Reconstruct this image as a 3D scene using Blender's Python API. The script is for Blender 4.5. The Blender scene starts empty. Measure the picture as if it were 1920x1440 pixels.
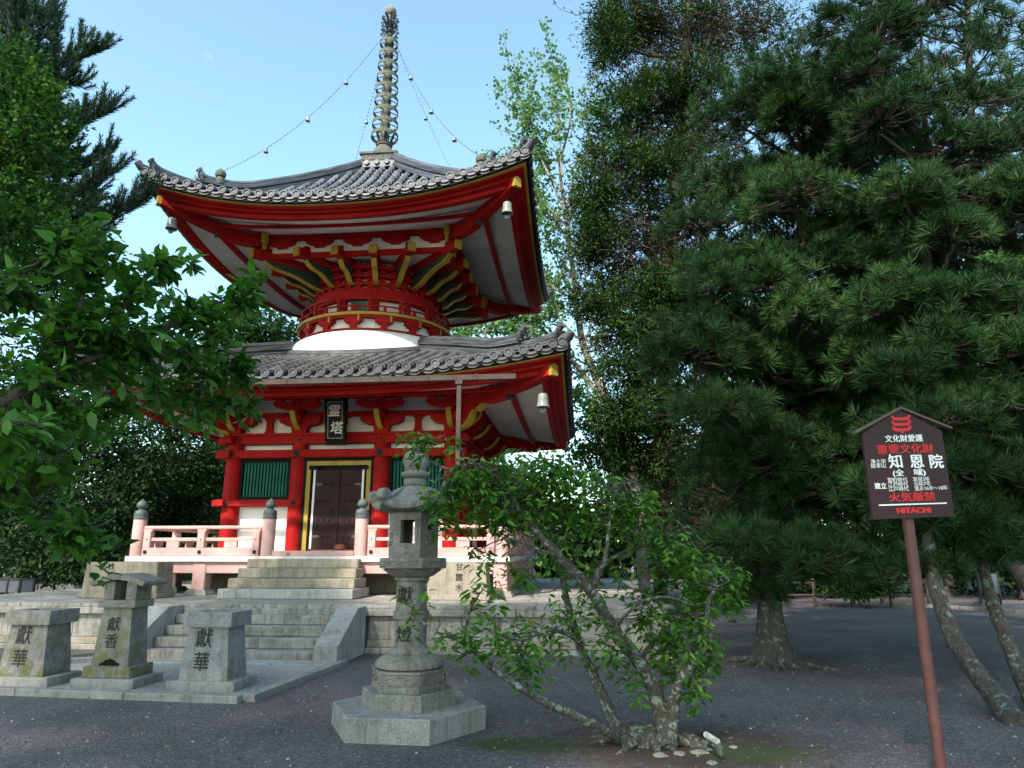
import bpy, math, random
import numpy as np
from mathutils import Matrix, Vector
R = math.radians
SC = bpy.context.scene
# ------------------------------------------------------------------ camera
F_PX, PITCH, YAW = 1306.0, 0.2389, 0.0971
CAM = (5.542, -18.44, 1.6)
cam = bpy.data.cameras.new('camera')
camo = bpy.data.objects.new('camera', cam)
SC.collection.objects.link(camo)
camo.location = CAM
camo.rotation_euler = (math.pi / 2 + PITCH, 0, YAW)
cam.sensor_width = 36.0
cam.lens = F_PX / 1920 * 36.0
cam.clip_start = 0.05
cam.clip_end = 2000
SC.camera = camo
# ------------------------------------------------------------------ light
SUN_EL, SUN_AZ = R(42), R(-22)       # azimuth measured from -Y (behind the camera), negative = towards -X
w = bpy.data.worlds.new('World'); SC.world = w; w.use_nodes = True
nt = w.node_tree; nt.nodes.clear()
out = nt.nodes.new('ShaderNodeOutputWorld'); bg = nt.nodes.new('ShaderNodeBackground')
sky = nt.nodes.new('ShaderNodeTexSky'); sky.sky_type = 'NISHITA'; sky.sun_disc = False
sky.sun_elevation = SUN_EL
sdx, sdy = math.sin(SUN_AZ), -math.cos(SUN_AZ)           # horizontal direction TO the sun
sky.sun_rotation = math.atan2(sdx, sdy)
sky.air_density = 1.0; sky.dust_density = 1.3; sky.ozone_density = 1.5
bg.inputs[1].default_value = 0.13
tc = nt.nodes.new('ShaderNodeTexCoord'); mp = nt.nodes.new('ShaderNodeMapping')
mp.inputs['Scale'].default_value = (1, 1, 2.2)
no = nt.nodes.new('ShaderNodeTexNoise'); no.inputs['Scale'].default_value = 9; no.inputs['Detail'].default_value = 8; no.inputs['Roughness'].default_value = .6
no2 = nt.nodes.new('ShaderNodeTexNoise'); no2.inputs['Scale'].default_value = 1.6; no2.inputs['Detail'].default_value = 2
cr = nt.nodes.new('ShaderNodeMapRange'); cr.inputs[1].default_value = .66; cr.inputs[2].default_value = 1.1
cr2 = nt.nodes.new('ShaderNodeMapRange'); cr2.inputs[1].default_value = .48; cr2.inputs[2].default_value = .64
mu = nt.nodes.new('ShaderNodeMath'); mu.operation = 'MULTIPLY'
mx = nt.nodes.new('ShaderNodeMixRGB'); mx.inputs[2].default_value = (5.0, 5.2, 5.5, 1)
nt.links.new(tc.outputs['Generated'], mp.inputs[0])
nt.links.new(mp.outputs[0], no.inputs[0]); nt.links.new(mp.outputs[0], no2.inputs[0])
nt.links.new(no.outputs[0], cr.inputs[0]); nt.links.new(no2.outputs[0], cr2.inputs[0])
nt.links.new(cr.outputs[0], mu.inputs[0]); nt.links.new(cr2.outputs[0], mu.inputs[1])
nt.links.new(mu.outputs[0], mx.inputs[0]); nt.links.new(sky.outputs[0], mx.inputs[1])
tn = nt.nodes.new('ShaderNodeMixRGB'); tn.blend_type = 'MULTIPLY'; tn.inputs[0].default_value = 1; tn.inputs[2].default_value = (.97, 1.085, .94, 1)
nt.links.new(mx.outputs[0], tn.inputs[1]); nt.links.new(tn.outputs[0], bg.inputs[0]); nt.links.new(bg.outputs[0], out.inputs[0])
sl = bpy.data.lights.new('sun', 'SUN'); sl.energy = 2.4; sl.angle = R(1.5); sl.color = (1.0, 0.91, 0.83)
so = bpy.data.objects.new('sun', sl); SC.collection.objects.link(so)
dv = Vector((sdx * math.cos(SUN_EL), sdy * math.cos(SUN_EL), math.sin(SUN_EL)))
so.rotation_euler = dv.to_track_quat('Z', 'Y').to_euler()
SC.view_settings.view_transform = 'Standard'; SC.view_settings.look = 'None'
SC.view_settings.gamma = 1; SC.view_settings.exposure = 1.85
SC.cycles.max_bounces = 6; SC.cycles.diffuse_bounces = 2; SC.cycles.transparent_max_bounces = 4
SC.cycles.use_denoising = True
# ------------------------------------------------------------------ pixel -> place
def ray(px, py):
    X = (px - 960) / F_PX; V = (720 - py) / F_PX
    h = math.cos(PITCH) - V * math.sin(PITCH); z = math.sin(PITCH) + V * math.cos(PITCH)
    return Vector((X * math.cos(YAW) - math.sin(YAW) * h, math.sin(YAW) * X + math.cos(YAW) * h, z)), h
def at(px, py, D):
    d, h = ray(px, py); return Vector(CAM) + d * (D / h)
def atY(px, py, Y):
    d, h = ray(px, py); return Vector(CAM) + d * ((Y - CAM[1]) / d.y)
def gnd(px, py, Z=0.0):
    d, h = ray(px, py); return Vector(CAM) + d * ((Z - CAM[2]) / d.z)
def ppm(px, py, D):                   # picture pixels per metre at that place
    d, h = ray(px, py); return F_PX * h / D
# ------------------------------------------------------------------ helpers
def mesh_obj(name, me, parent=None, loc=None):
    o = bpy.data.objects.new(name, me); SC.collection.objects.link(o)
    if parent is not None: o.parent = parent
    if loc is not None: o.location = loc
    return o
def tag(o, label=None, cat=None, group=None, kind=None):
    if label: o['label'] = label
    if cat: o['category'] = cat
    if group: o['group'] = group
    if kind: o['kind'] = kind
    return o
def thing(name, label, cat, loc=(0, 0, 0), rz=0.0, group=None):
    o = bpy.data.objects.new(name, None); SC.collection.objects.link(o)
    o.location = loc; o.rotation_euler = (0, 0, rz); o.empty_display_size = .2
    return tag(o, label, cat, group)
def copy_tree(o, parent=None):
    c = o.copy(); SC.collection.objects.link(c)
    if parent is not None: c.parent = parent
    for ch in list(o.children): copy_tree(ch, c)
    return c
class MB:
    def __init__(s): s.v = []; s.f = []; s.m = []; s.M = Matrix(); s.mi = 0
    def add(s, vs, fs):
        n = len(s.v); M = s.M
        s.v += [tuple(M @ Vector(p)) for p in vs]
        s.f += [tuple(n + i for i in f) for f in fs]; s.m += [s.mi] * len(fs)
    def box(s, x0, x1, y0, y1, z0, z1, b=0.0):
        if x0 > x1: x0, x1 = x1, x0
        if y0 > y1: y0, y1 = y1, y0
        if z0 > z1: z0, z1 = z1, z0
        if b <= 0:
            vs = [(x, y, z) for x in (x0, x1) for y in (y0, y1) for z in (z0, z1)]
            s.add(vs, [(0, 1, 3, 2), (4, 6, 7, 5), (0, 4, 5, 1), (2, 3, 7, 6), (0, 2, 6, 4), (1, 5, 7, 3)]); return
        c = [(x0, x1), (y0, y1), (z0, z1)]; vs = []; idx = {}
        for i in (0, 1):
            for j in (0, 1):
                for k in (0, 1):
                    p = [c[0][i], c[1][j], c[2][k]]; sg = [1 - 2 * i, 1 - 2 * j, 1 - 2 * k]
                    for a in range(3):                       # vertex on the face with normal a
                        q = [p[t] + (sg[t] * b if t != a else 0) for t in range(3)]
                        idx[(i, j, k, a)] = len(vs); vs.append(q)
        fs = []
        for a in range(3):
            u, v = [(1, 2), (0, 2), (0, 1)][a]
            for sd in (0, 1):
                fc = []
                for (p, q) in ((0, 0), (1, 0), (1, 1), (0, 1)):
                    t = [0, 0, 0]; t[a] = sd; t[u] = p; t[v] = q; fc.append(idx[(*t, a)])
                fs.append(fc if (sd == 1) ^ (a == 1) else fc[::-1])
        for a in range(3):                                   # edges along axis a
            u, v = [(1, 2), (2, 0), (0, 1)][a]
            for p in (0, 1):
                for q in (0, 1):
                    t0 = [0, 0, 0]; t0[u] = p; t0[v] = q; t1 = list(t0); t1[a] = 1
                    fc = [idx[(*t0, u)], idx[(*t1, u)], idx[(*t1, v)], idx[(*t0, v)]]
                    fs.append(fc if (p + q) % 2 == 1 else fc[::-1])
        for i in (0, 1):
            for j in (0, 1):
                for k in (0, 1):
                    fc = [idx[(i, j, k, a)] for a in range(3)]
                    fs.append(fc if (i + j + k) % 2 == 1 else fc[::-1])
        s.add(vs, fs)
    def prism(s, poly, a0, a1, axis='y'):                     # poly of (u,v): axis y -> (x,z); x -> (y,z); z -> (x,y)
        n = len(poly)
        def P(u, v, a): return (u, a, v) if axis == 'y' else ((a, u, v) if axis == 'x' else (u, v, a))
        vs = [P(u, v, a0) for u, v in poly] + [P(u, v, a1) for u, v in poly]
        fs = [tuple(range(n)), tuple(range(2 * n - 1, n - 1, -1))] + [(i, n + i, n + (i + 1) % n, (i + 1) % n) for i in range(n)]
        s.add(vs, fs)
    def lathe(s, prof, n=24, rot=0.0, c=(0, 0), caps=True, rib=None):
        vs = []; fs = []
        for j, (r, z) in enumerate(prof):
            for i in range(n):
                a = rot + 2 * math.pi * i / n
                rr = r * (rib(a, j) if rib else 1)
                vs.append((c[0] + rr * math.cos(a), c[1] + rr * math.sin(a), z))
        for j in range(len(prof) - 1):
            for i in range(n):
                k = (i + 1) % n; fs.append((j * n + i, j * n + k, (j + 1) * n + k, (j + 1) * n + i))
        if caps:
            fs.append(tuple(range(n - 1, -1, -1))); fs.append(tuple((len(prof) - 1) * n + i for i in range(n)))
        s.add(vs, fs)
    def tube(s, pts, rads, n=8, caps=True, flat=1.0):
        pts = [Vector(p) for p in pts]
        if not hasattr(rads, '__len__'): rads = [rads] * len(pts)
        vs = []; fs = []; ref = None
        for i, p in enumerate(pts):
            t = (pts[min(i + 1, len(pts) - 1)] - pts[max(i - 1, 0)])
            t = t.normalized() if t.length > 1e-9 else Vector((0, 0, 1))
            if ref is None: ref = Vector((0, 0, 1)) if abs(t.z) < .9 else Vector((1, 0, 0))
            u = t.cross(ref)
            u = u.normalized() if u.length > 1e-6 else t.orthogonal().normalized()
            v = u.cross(t).normalized(); ref = v
            for k in range(n):
                a = 2 * math.pi * k / n
                vs.append(p + u * (math.cos(a) * rads[i]) + v * (math.sin(a) * rads[i] * flat))
        for i in range(len(pts) - 1):
            for k in range(n):
                q = (k + 1) % n; fs.append((i * n + k, i * n + q, (i + 1) * n + q, (i + 1) * n + k))
        if caps: fs.append(tuple(range(n - 1, -1, -1))); fs.append(tuple((len(pts) - 1) * n + k for k in range(n)))
        s.add(vs, fs)
    def grid(s, P, nu, nv):                                   # P(i,j) -> point
        vs = [P(i, j) for i in range(nu) for j in range(nv)]
        s.add(vs, [(i * nv + j, (i + 1) * nv + j, (i + 1) * nv + j + 1, i * nv + j + 1) for i in range(nu - 1) for j in range(nv - 1)])
    def build(s, name, mats, parent=None, sharp=35, loc=None, fix=True):
        me = bpy.data.meshes.new(name); me.from_pydata([tuple(p) for p in s.v], [], s.f)
        if not isinstance(mats, (list, tuple)): mats = [mats]
        for m in mats: me.materials.append(m)
        if len(mats) > 1: me.polygons.foreach_set('material_index', s.m)
        if fix:
            import bmesh
            bm = bmesh.new(); bm.from_mesh(me); bmesh.ops.recalc_face_normals(bm, faces=bm.faces); bm.to_mesh(me); bm.free()
        if sharp is not None:
            me.polygons.foreach_set('use_smooth', [True] * len(me.polygons)); me.set_sharp_from_angle(angle=R(sharp))
        me.update()
        return mesh_obj(name, me, parent, loc)
def rotz(k): return Matrix.Rotation(k * math.pi / 2, 4, 'Z')
# ------------------------------------------------------------------ materials
def node_mat(name):
    m = bpy.data.materials.new(name); m.use_nodes = True
    t = m.node_tree; t.nodes.clear()
    o = t.nodes.new('ShaderNodeOutputMaterial'); b = t.nodes.new('ShaderNodeBsdfPrincipled')
    t.links.new(b.outputs[0], o.inputs[0]); return m, t, b, o
def NN(t, kind, **kw):
    n = t.nodes.new(kind)
    for k, v in kw.items():
        if k.startswith('i_'):
            key = k[2:]; key = int(key) if key.isdigit() else key
            n.inputs[key].default_value = v
        else: setattr(n, k, v)
    return n
def ramp(t, src, stops):
    r = t.nodes.new('ShaderNodeValToRGB'); e = r.color_ramp.elements
    e[0].position, e[0].color = stops[0][0], (*stops[0][1], 1); e[1].position, e[1].color = stops[-1][0], (*stops[-1][1], 1)
    for p, c in stops[1:-1]:
        q = e.new(p); q.color = (*c, 1)
    t.links.new(src, r.inputs[0]); return r.outputs[0]
def mix(t, fac, a, b, mode='MIX'):
    m = t.nodes.new('ShaderNodeMixRGB'); m.blend_type = mode
    for i, x in ((0, fac), (1, a), (2, b)):
        if isinstance(x, (int, float)): m.inputs[i].default_value = x
        elif isinstance(x, tuple): m.inputs[i].default_value = (*x, 1)
        else: t.links.new(x, m.inputs[i])
    return m.outputs[0]
def noise(t, scale, detail=4, rough=.55, vec=None, dist=0.0):
    n = NN(t, 'ShaderNodeTexNoise', i_Scale=scale, i_Detail=detail, i_Roughness=rough, i_Distortion=dist)
    if vec is None:
        vec = NN(t, 'ShaderNodeTexCoord').outputs['Object']
    t.links.new(vec, n.inputs['Vector']); return n.outputs[0]
def bump(t, b, src, strength=.3, dist=.01):
    n = NN(t, 'ShaderNodeBump', i_Strength=strength, i_Distance=dist); t.links.new(src, n.inputs['Height']); t.links.new(n.outputs[0], b.inputs['Normal'])
def paint(name, col, rough=.5, var=.12, dirt=.25, dscale=3.0, bmp=.15, spec=.35):
    m, t, b, o = node_mat(name)
    c2 = tuple(x * (1 - dirt) * .9 for x in col); c3 = tuple(min(1, x * (1 + var)) for x in col)
    n1 = noise(t, dscale, 5, .65); n2 = noise(t, 45, 3)
    c = ramp(t, n1, [(.3, c2), (.55, col), (.8, c3)])
    t.links.new(mix(t, mix(t, 1.0, n2, (.25, .25, .25), 'MULTIPLY'), c, c2), b.inputs[0])
    b.inputs['Roughness'].default_value = rough; b.inputs['Specular IOR Level'].default_value = spec
    bump(t, b, n2, bmp, .004); return m
def stone(name, base, dark, moss=None, moss_amt=.5, scale=2.0, speck=.5, mossz=None, streak=.55):
    m, t, b, o = node_mat(name)
    tcn = NN(t, 'ShaderNodeTexCoord'); vec = tcn.outputs['Object']
    n1 = noise(t, scale, 6, .7, vec); n2 = noise(t, 140, 2, .6, vec); n3 = noise(t, scale * 5, 5, .7, vec, .4)
    c = ramp(t, n1, [(.32, dark), (.5, tuple((a + d) / 2 for a, d in zip(base, dark))), (.68, base)])
    sp = ramp(t, n2, [(.35, (1 - speck,) * 3), (.62, (1 + .15 * speck,) * 3)])
    c = mix(t, 1.0, c, sp, 'MULTIPLY')
    st = ramp(t, n3, [(.5, (1, 1, 1)), (.72, (.45, .43, .4))]); c = mix(t, .7, c, st, 'MULTIPLY')
    # streaks that run down the face
    mpn = NN(t, 'ShaderNodeMapping', i_Scale=(9, 9, .7)); t.links.new(vec, mpn.inputs[0])
    n4 = noise(t, 1.6, 5, .65, mpn.outputs[0]); c = mix(t, streak, c, ramp(t, n4, [(.47, (1, 1, 1)), (.62, (.62, .59, .55)), (.78, (.22, .20, .18))]), 'MULTIPLY')
    if moss:
        n5 = noise(t, scale * 1.3, 6, .65, vec, .6)
        f = ramp(t, n5, [(moss_amt, (0, 0, 0)), (moss_amt + .12, (1, 1, 1))]); fac = f
        if mossz:
            sx = NN(t, 'ShaderNodeSeparateXYZ'); t.links.new(vec, sx.inputs[0])
            mr = NN(t, 'ShaderNodeMapRange', i_1=mossz[0], i_2=mossz[1], i_3=1.0, i_4=0.0); t.links.new(sx.outputs[2], mr.inputs[0])
            fac = mix(t, 1.0, f, mr.outputs[0], 'MULTIPLY')
        c = mix(t, fac, c, moss)
    t.links.new(c, b.inputs[0]); b.inputs['Roughness'].default_value = .88
    bump(t, b, mix(t, .5, n2, n3), .35, .006); return m
def leaf_mat(name, c0, c1, c2, rough=.5, trans=.35, spec=.18):
    m, t, b, o = node_mat(name)
    a = NN(t, 'ShaderNodeAttribute', attribute_name='rnd')
    c = ramp(t, a.outputs['Fac'], [(0, c0), (.5, c1), (1, c2)])
    t.links.new(c, b.inputs[0]); b.inputs['Roughness'].default_value = rough
    b.inputs['Specular IOR Level'].default_value = spec
    tr = NN(t, 'ShaderNodeBsdfTranslucent'); t.links.new(mix(t, 1.0, c, (1.0, 1.25, .5), 'MULTIPLY'), tr.inputs[0])
    ms = NN(t, 'ShaderNodeMixShader', i_0=trans)
    t.links.new(b.outputs[0], ms.inputs[1]); t.links.new(tr.outputs[0], ms.inputs[2]); t.links.new(ms.outputs[0], o.inputs[0])
    return m
def bark_mat(name, a, b_, lich=None, amt=.55, sc=9):
    m, t, b, o = node_mat(name)
    vec = NN(t, 'ShaderNodeTexCoord').outputs['Object']
    mpn = NN(t, 'ShaderNodeMapping', i_Scale=(1, 1, .3)); t.links.new(vec, mpn.inputs[0])
    n = noise(t, sc * 2, 6, .7, mpn.outputs[0], .5); c = ramp(t, n, [(.35, a), (.65, b_)])
    if lich:
        n2 = noise(t, sc * .7, 6, .7, vec, .5); c = mix(t, ramp(t, n2, [(amt, (0, 0, 0)), (amt + .06, (1, 1, 1))]), c, lich)
    t.links.new(c, b.inputs[0]); b.inputs['Roughness'].default_value = .95
    bump(t, b, n, .9, .03); return m
M = {}
def lacquer():
    m, t, b, o = node_mat('vermilion_paint')
    vec = NN(t, 'ShaderNodeTexCoord').outputs['Object']
    n1 = noise(t, .9, 5, .65, vec); c = ramp(t, n1, [(.3, (.25, .006, .006)), (.52, (.36, .009, .008)), (.75, (.42, .018, .013))])
    mp_ = NN(t, 'ShaderNodeMapping', i_Scale=(22, 22, 1.1)); t.links.new(vec, mp_.inputs[0]); n2 = noise(t, 1.5, 5, .7, mp_.outputs[0])
    c = mix(t, 1.0, c, ramp(t, n2, [(.35, (.72, .70, .70)), (.6, (1.05, 1.05, 1.05))]), 'MULTIPLY')
    n3 = noise(t, 6, 6, .75, vec); c = mix(t, ramp(t, n3, [(.62, (0, 0, 0)), (.78, (.5, .5, .5))]), c, (.33, .07, .055))
    t.links.new(c, b.inputs[0]); b.inputs['Roughness'].default_value = .65; b.inputs['Specular IOR Level'].default_value = .12
    bump(t, b, n2, .12, .004); return m
M['red'] = lacquer()
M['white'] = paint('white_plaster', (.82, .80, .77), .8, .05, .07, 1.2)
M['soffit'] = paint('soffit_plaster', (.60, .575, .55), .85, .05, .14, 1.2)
M['gold'] = paint('yellow_paint', (.40, .27, .035), .5, .1, .3, 3)
M['green'] = paint('green_paint', (.025, .19, .135), .6, .15, .25, 4)
M['darkgreen'] = paint('faded_green_panel', (.03, .055, .045), .7, .2, .4, 6)
M['black'] = paint('black_lacquer', (.008, .008, .009), .7, .1, .2, spec=.12)
M['brown'] = paint('brown_door', (.040, .019, .018), .7, .15, .3, 3, spec=.15)
M['iron'] = paint('dark_iron', (.03, .033, .036), .65, .2, .3, 8, spec=.2)
M['patina'] = paint('green_bronze', (.085, .105, .1), .6, .3, .4, 14)
M['pink'] = paint('faded_pink_wood', (.56, .33, .30), .75, .12, .25, 2.2)
M['deckw'] = paint('pale_deck_edge', (.66, .60, .57), .7, .08, .2, 4)
M['gutter'] = paint('weathered_copper', (.055, .036, .028), .7, .4, .4, 5)
M['bell'] = paint('pale_bronze_bell', (.22, .245, .22), .5, .1, .35, 14)
M['plaque'] = paint('plaque_wood', (.014, .009, .008), .65, .2, .3, 8, spec=.15)
M['signb'] = paint('sign_brown', (.040, .017, .018), .55, .1, .15, 2, spec=.25)
M['pole'] = paint('pole_brown', (.115, .045, .04), .5, .15, .3, 6)
M['inkw'] = paint('white_lettering', (.85, .85, .84), .5, .02, .05)
M['inkr'] = paint('red_lettering', (.62, .02, .02), .5, .05, .05)
M['carve'] = paint('carved_shadow', (.035, .035, .03), .9, .1, .2)
M['redstone'] = paint('red_brown_carving', (.30, .08, .05), .6, .2, .4, 20)
M['offwhite'] = paint('white_board', (.07, .08, .10), .6)
M['stone'] = stone('granite', (.43, .405, .375), (.24, .225, .205), scale=1.4)
M['stonew'] = stone('weathered_granite', (.50, .47, .42), (.22, .20, .175), scale=1.8, streak=.95)
M['stonel'] = stone('light_granite', (.47, .45, .42), (.31, .295, .275), scale=1.0, speck=.3)
M['stonet'] = stone('tan_stone', (.40, .355, .275), (.26, .225, .17), scale=.9)
M['lantern'] = stone('lantern_granite', (.38, .35, .305), (.17, .157, .135), scale=4.0, speck=.55)
M['mossy'] = stone('mossy_granite', (.37, .35, .32), (.19, .18, .165), (.12, .118, .045), .47, scale=3.6, mossz=(.32, .85))
M['mossy2'] = stone('lichen_granite', (.35, .33, .285), (.18, .168, .145), (.14, .13, .055), .46, scale=4.5, mossz=(.3, 1.1))
# ------------------------------------------------------------------ many small faces as one mesh
def scatter(name, mat, parent, O, D, N, S, tv, tf, rnd=None, width=None):
    """copies a small template (x along D, y across, z along N) to every O; one mesh."""
    O = np.asarray(O, float); D = np.asarray(D, float); N = np.asarray(N, float); S = np.asarray(S, float)
    D = D / (np.linalg.norm(D, axis=1, keepdims=True) + 1e-9)
    B = np.cross(N, D); B /= (np.linalg.norm(B, axis=1, keepdims=True) + 1e-9); Nn = np.cross(D, B)
    tv = np.asarray(tv, float); k = len(tv); n = len(O)
    wd = np.ones(n) if width is None else np.asarray(width)
    V = O[:, None, :] + S[:, None, None] * (tv[None, :, 0, None] * D[:, None, :] + tv[None, :, 1, None] * B[:, None, :] * wd[:, None, None] + tv[None, :, 2, None] * Nn[:, None, :])
    V = V.reshape(-1, 3)
    ls = [len(f) for f in tf]; fl = np.array([i for f in tf for i in f])
    loops = (fl[None, :] + (np.arange(n) * k)[:, None]).ravel()
    st = np.concatenate([[0], np.cumsum(ls)[:-1]]); starts = (st[None, :] + (np.arange(n) * sum(ls))[:, None]).ravel()
    me = bpy.data.meshes.new(name)
    me.vertices.add(len(V)); me.vertices.foreach_set('co', V.ravel())
    me.loops.add(len(loops)); me.loops.foreach_set('vertex_index', loops.astype(np.int32))
    me.polygons.add(len(starts)); me.polygons.foreach_set('loop_start', starts.astype(np.int32))
    me.polygons.foreach_set('loop_total', np.tile(np.array(ls, np.int32), n))
    me.update(calc_edges=True)
    rnd = np.random.rand(n) if rnd is None else rnd
    at_ = me.attributes.new('rnd', 'FLOAT', 'POINT'); at_.data.foreach_set('value', np.repeat(rnd, k).astype(np.float32))
    me.materials.append(mat)
    return mesh_obj(name, me, parent)
# ================================================================== PAGODA
def tile_mat(name, a, b_, c_, lich):
    m, t, b, o = node_mat(name)
    at_ = NN(t, 'ShaderNodeAttribute', attribute_name='rnd')
    c = ramp(t, at_.outputs['Fac'], [(0, a), (.5, b_), (1, c_)])
    n = noise(t, 7, 5, .7); c = mix(t, ramp(t, n, [(.5, (0, 0, 0)), (.68, (.55, .55, .55))]), c, lich)
    n2 = noise(t, 60, 3); c = mix(t, 1.0, c, ramp(t, n2, [(.3, (.7, .7, .7)), (.7, (1.15, 1.15, 1.15))]), 'MULTIPLY')
    t.links.new(c, b.inputs[0]); b.inputs['Roughness'].default_value = .48
    bump(t, b, n2, .3, .004); return m
M['tile'] = tile_mat('fired_roof_tile', (.032, .035, .044), (.068, .074, .09), (.12, .128, .15), (.055, .053, .045))
M['tile2'] = tile_mat('dark_roof_tile', (.024, .026, .031), (.052, .055, .06), (.095, .095, .10), (.055, .052, .045))
M['tile_end'] = tile_mat('tile_end_grey', (.035, .038, .045), (.06, .064, .075), (.10, .105, .12), (.06, .058, .05))
def set_rnd(o, per):                                     # one random value per chunk of vertices
    me = o.data; n = len(me.vertices); a = me.attributes.new('rnd', 'FLOAT', 'POINT')
    idx = np.arange(n) // per; rv = np.random.rand(idx.max() + 1)
    a.data.foreach_set('value', rv[idx].astype(np.float32)); return o

class Roof:
    def __init__(s, Rr, z0, rtop, lin, quad, U, rin, shear=0.0):
        s.R, s.z0, s.rt, s.l, s.q, s.U, s.rin, s.sh = Rr, z0, rtop, lin, quad, U, rin, shear
    def up(s, u, r):
        k = max(0.0, (r - s.rin) / (s.R - s.rin)); return s.U * min(1.05, abs(u)) ** 2.3 * k ** 1.5
    def H(s, x, r):                                       # top surface at plan position (x,-r)
        d = s.R - r; return s.z0 + s.l * d + s.q * d * d + s.up(x / max(r, .01), r)
    def sx(s, r): return s.sh * (s.R - r) / (s.R - s.rt)
def eave_sweep(mb, rf, prof, k, n=28, u0=-1.0, u1=1.0):
    mb.M = rotz(k)
    m = len(prof); vs = []; fs = []
    for i in range(n + 1):
        u = u0 + (u1 - u0) * i / n
        for (r, z) in prof: vs.append((u * r, -r, z + rf.up(u, r)))
    for i in range(n):
        for j in range(m):
            jj = (j + 1) % m; fs.append((i * m + j, (i + 1) * m + j, (i + 1) * m + jj, i * m + jj))
    fs.append(tuple(range(m))); fs.append(tuple(n * m + j for j in range(m - 1, -1, -1)))
    mb.add(vs, fs); mb.M = Matrix()
def build_roof(rf, name, tile, parent, nrow, rmin_fn, tr, zt, ridge_stop, spike2):
    roof = mesh = None
    sp = 2 * (rf.R - .02) / nrow
    rows = MB(); pans = MB(); caps = MB()
    for k in range(4):
        rows.M = pans.M = caps.M = rotz(k)
        for i in range(nrow + 1):
            x = -rf.R + .02 + sp * i
            x = max(-rf.R + .12, min(rf.R - .12, x))
            r1 = rmin_fn(x)
            if r1 < rf.R - .12:
                L = rf.R - r1; ns = max(1, int(round(L / .27)))
                for q in range(ns):                        # each barrel tile is slightly conical and laps the next
                    ra = rf.R - L * q / ns; rb = rf.R - L * (q + 1) / ns - .02
                    vs = []; nseg = 8
                    for (r, rad) in ((ra, tr * 1.0), (rb, tr * .86)):
                        zz = rf.H(x, r); 
                        for a in range(nseg + 1):
                            an = math.pi * a / nseg; vs.append((x + rf.sx(r) + rad * math.cos(an), -r, zz + .015 + rad * math.sin(an) * 1.05))
                    vs.append((x + rf.sx(ra), -ra, rf.H(x, ra) + .0)); c = len(vs) - 1
                    fs = [(a, a + 1, nseg + 2 + a, nseg + 1 + a) for a in range(nseg)] + [(a + 1, a, c) for a in range(nseg)]
                    while len(vs) < 20: vs.append(vs[-1])
                    rows.add(vs, fs)
            # round end disc with raised rim and swirl
            zz = rf.H(x, rf.R) + .03; yy = -rf.R - .015
            prof = [(0, .012), (tr * .22, .012), (tr * .3, .004), (tr * .55, .004), (tr * .6, .012), (tr * .68, .004), (tr * .8, .004), (tr * .84, .022), (tr * 1.04, .022), (tr * 1.08, .0), (tr * 1.08, -.05)]
            vs = []; nn = 14
            for (r_, d_) in prof:
                for a in range(nn):
                    an = 2 * math.pi * a / nn; vs.append((x + r_ * math.cos(an), yy - d_, zz + r_ * math.sin(an)))
            fs = [(j * nn + a, j * nn + (a + 1) % nn, (j + 1) * nn + (a + 1) % nn, (j + 1) * nn + a) for j in range(len(prof) - 1) for a in range(nn)]
            caps.add(vs, fs)
            if i < nrow:                                    # pan tiles between rows
                xm = x + sp / 2; r1 = rmin_fn(xm); L = rf.R - r1
                if L > .1:
                    ns = max(1, int(round(L / .2)))
                    for q in range(ns):
                        ra = rf.R - L * q / ns + .015; rb = rf.R - L * (q + 1) / ns
                        vs = []
                        for (r, h) in ((ra, .012), (rb, -.016)):
                            for (dx, dz) in ((-sp / 2, .035), (-sp / 4, -.005), (0, -.02), (sp / 4, -.005), (sp / 2, .035)):
                                vs.append((xm + dx + rf.sx(r), -r, rf.H(xm, r) + h + dz - .03))
                        for (dx, dz) in ((-sp / 2, .035), (-sp / 4, -.005), (0, -.02), (sp / 4, -.005), (sp / 2, .035)):
                            vs.append((xm + dx + rf.sx(ra), -ra, rf.H(xm, ra) + dz - .065))
                        pans.add(vs, [(a, a + 1, 6 + a, 5 + a) for a in range(4)] + [(10 + a, 11 + a, a + 1, a) for a in range(4)])
                for lay in (0, 1):                          # crescent lips under the pans
                    vs = []; y0 = -rf.R - .01 + lay * .03; zc = rf.H(xm, rf.R) - .01 - lay * .05
                    na = 6
                    for yb in (y0, y0 + .05):
                        for a in range(na + 1):
                            t_ = -1 + 2 * a / na; zz = zc - .055 * (1 - t_ * t_) ; vs.append((xm + t_ * sp * .5, yb, zz + .02)); vs.append((xm + t_ * sp * .5, yb, zz - .028))
                    m_ = 2 * (na + 1); fs = []
                    for a in range(na):
                        fs.append((2 * a, 2 * a + 2, 2 * a + 3, 2 * a + 1)); fs.append((m_ + 2 * a, m_ + 2 * a + 1, m_ + 2 * a + 3, m_ + 2 * a + 2))
                        fs.append((2 * a + 1, 2 * a + 3, m_ + 2 * a + 3, m_ + 2 * a + 1)); fs.append((2 * a, m_ + 2 * a, m_ + 2 * a + 2, 2 * a + 2))
                    caps.add(vs, fs)
    o = rows.build(name, tile, parent, 60, fix=False); set_rnd(o, 20)
    p = pans.build('pan_tiles', tile, o, 30, fix=False); set_rnd(p, 15)
    c = caps.build('eave_end_tiles', M['tile_end'], o, 45, fix=False); set_rnd(c, 154)
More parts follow.
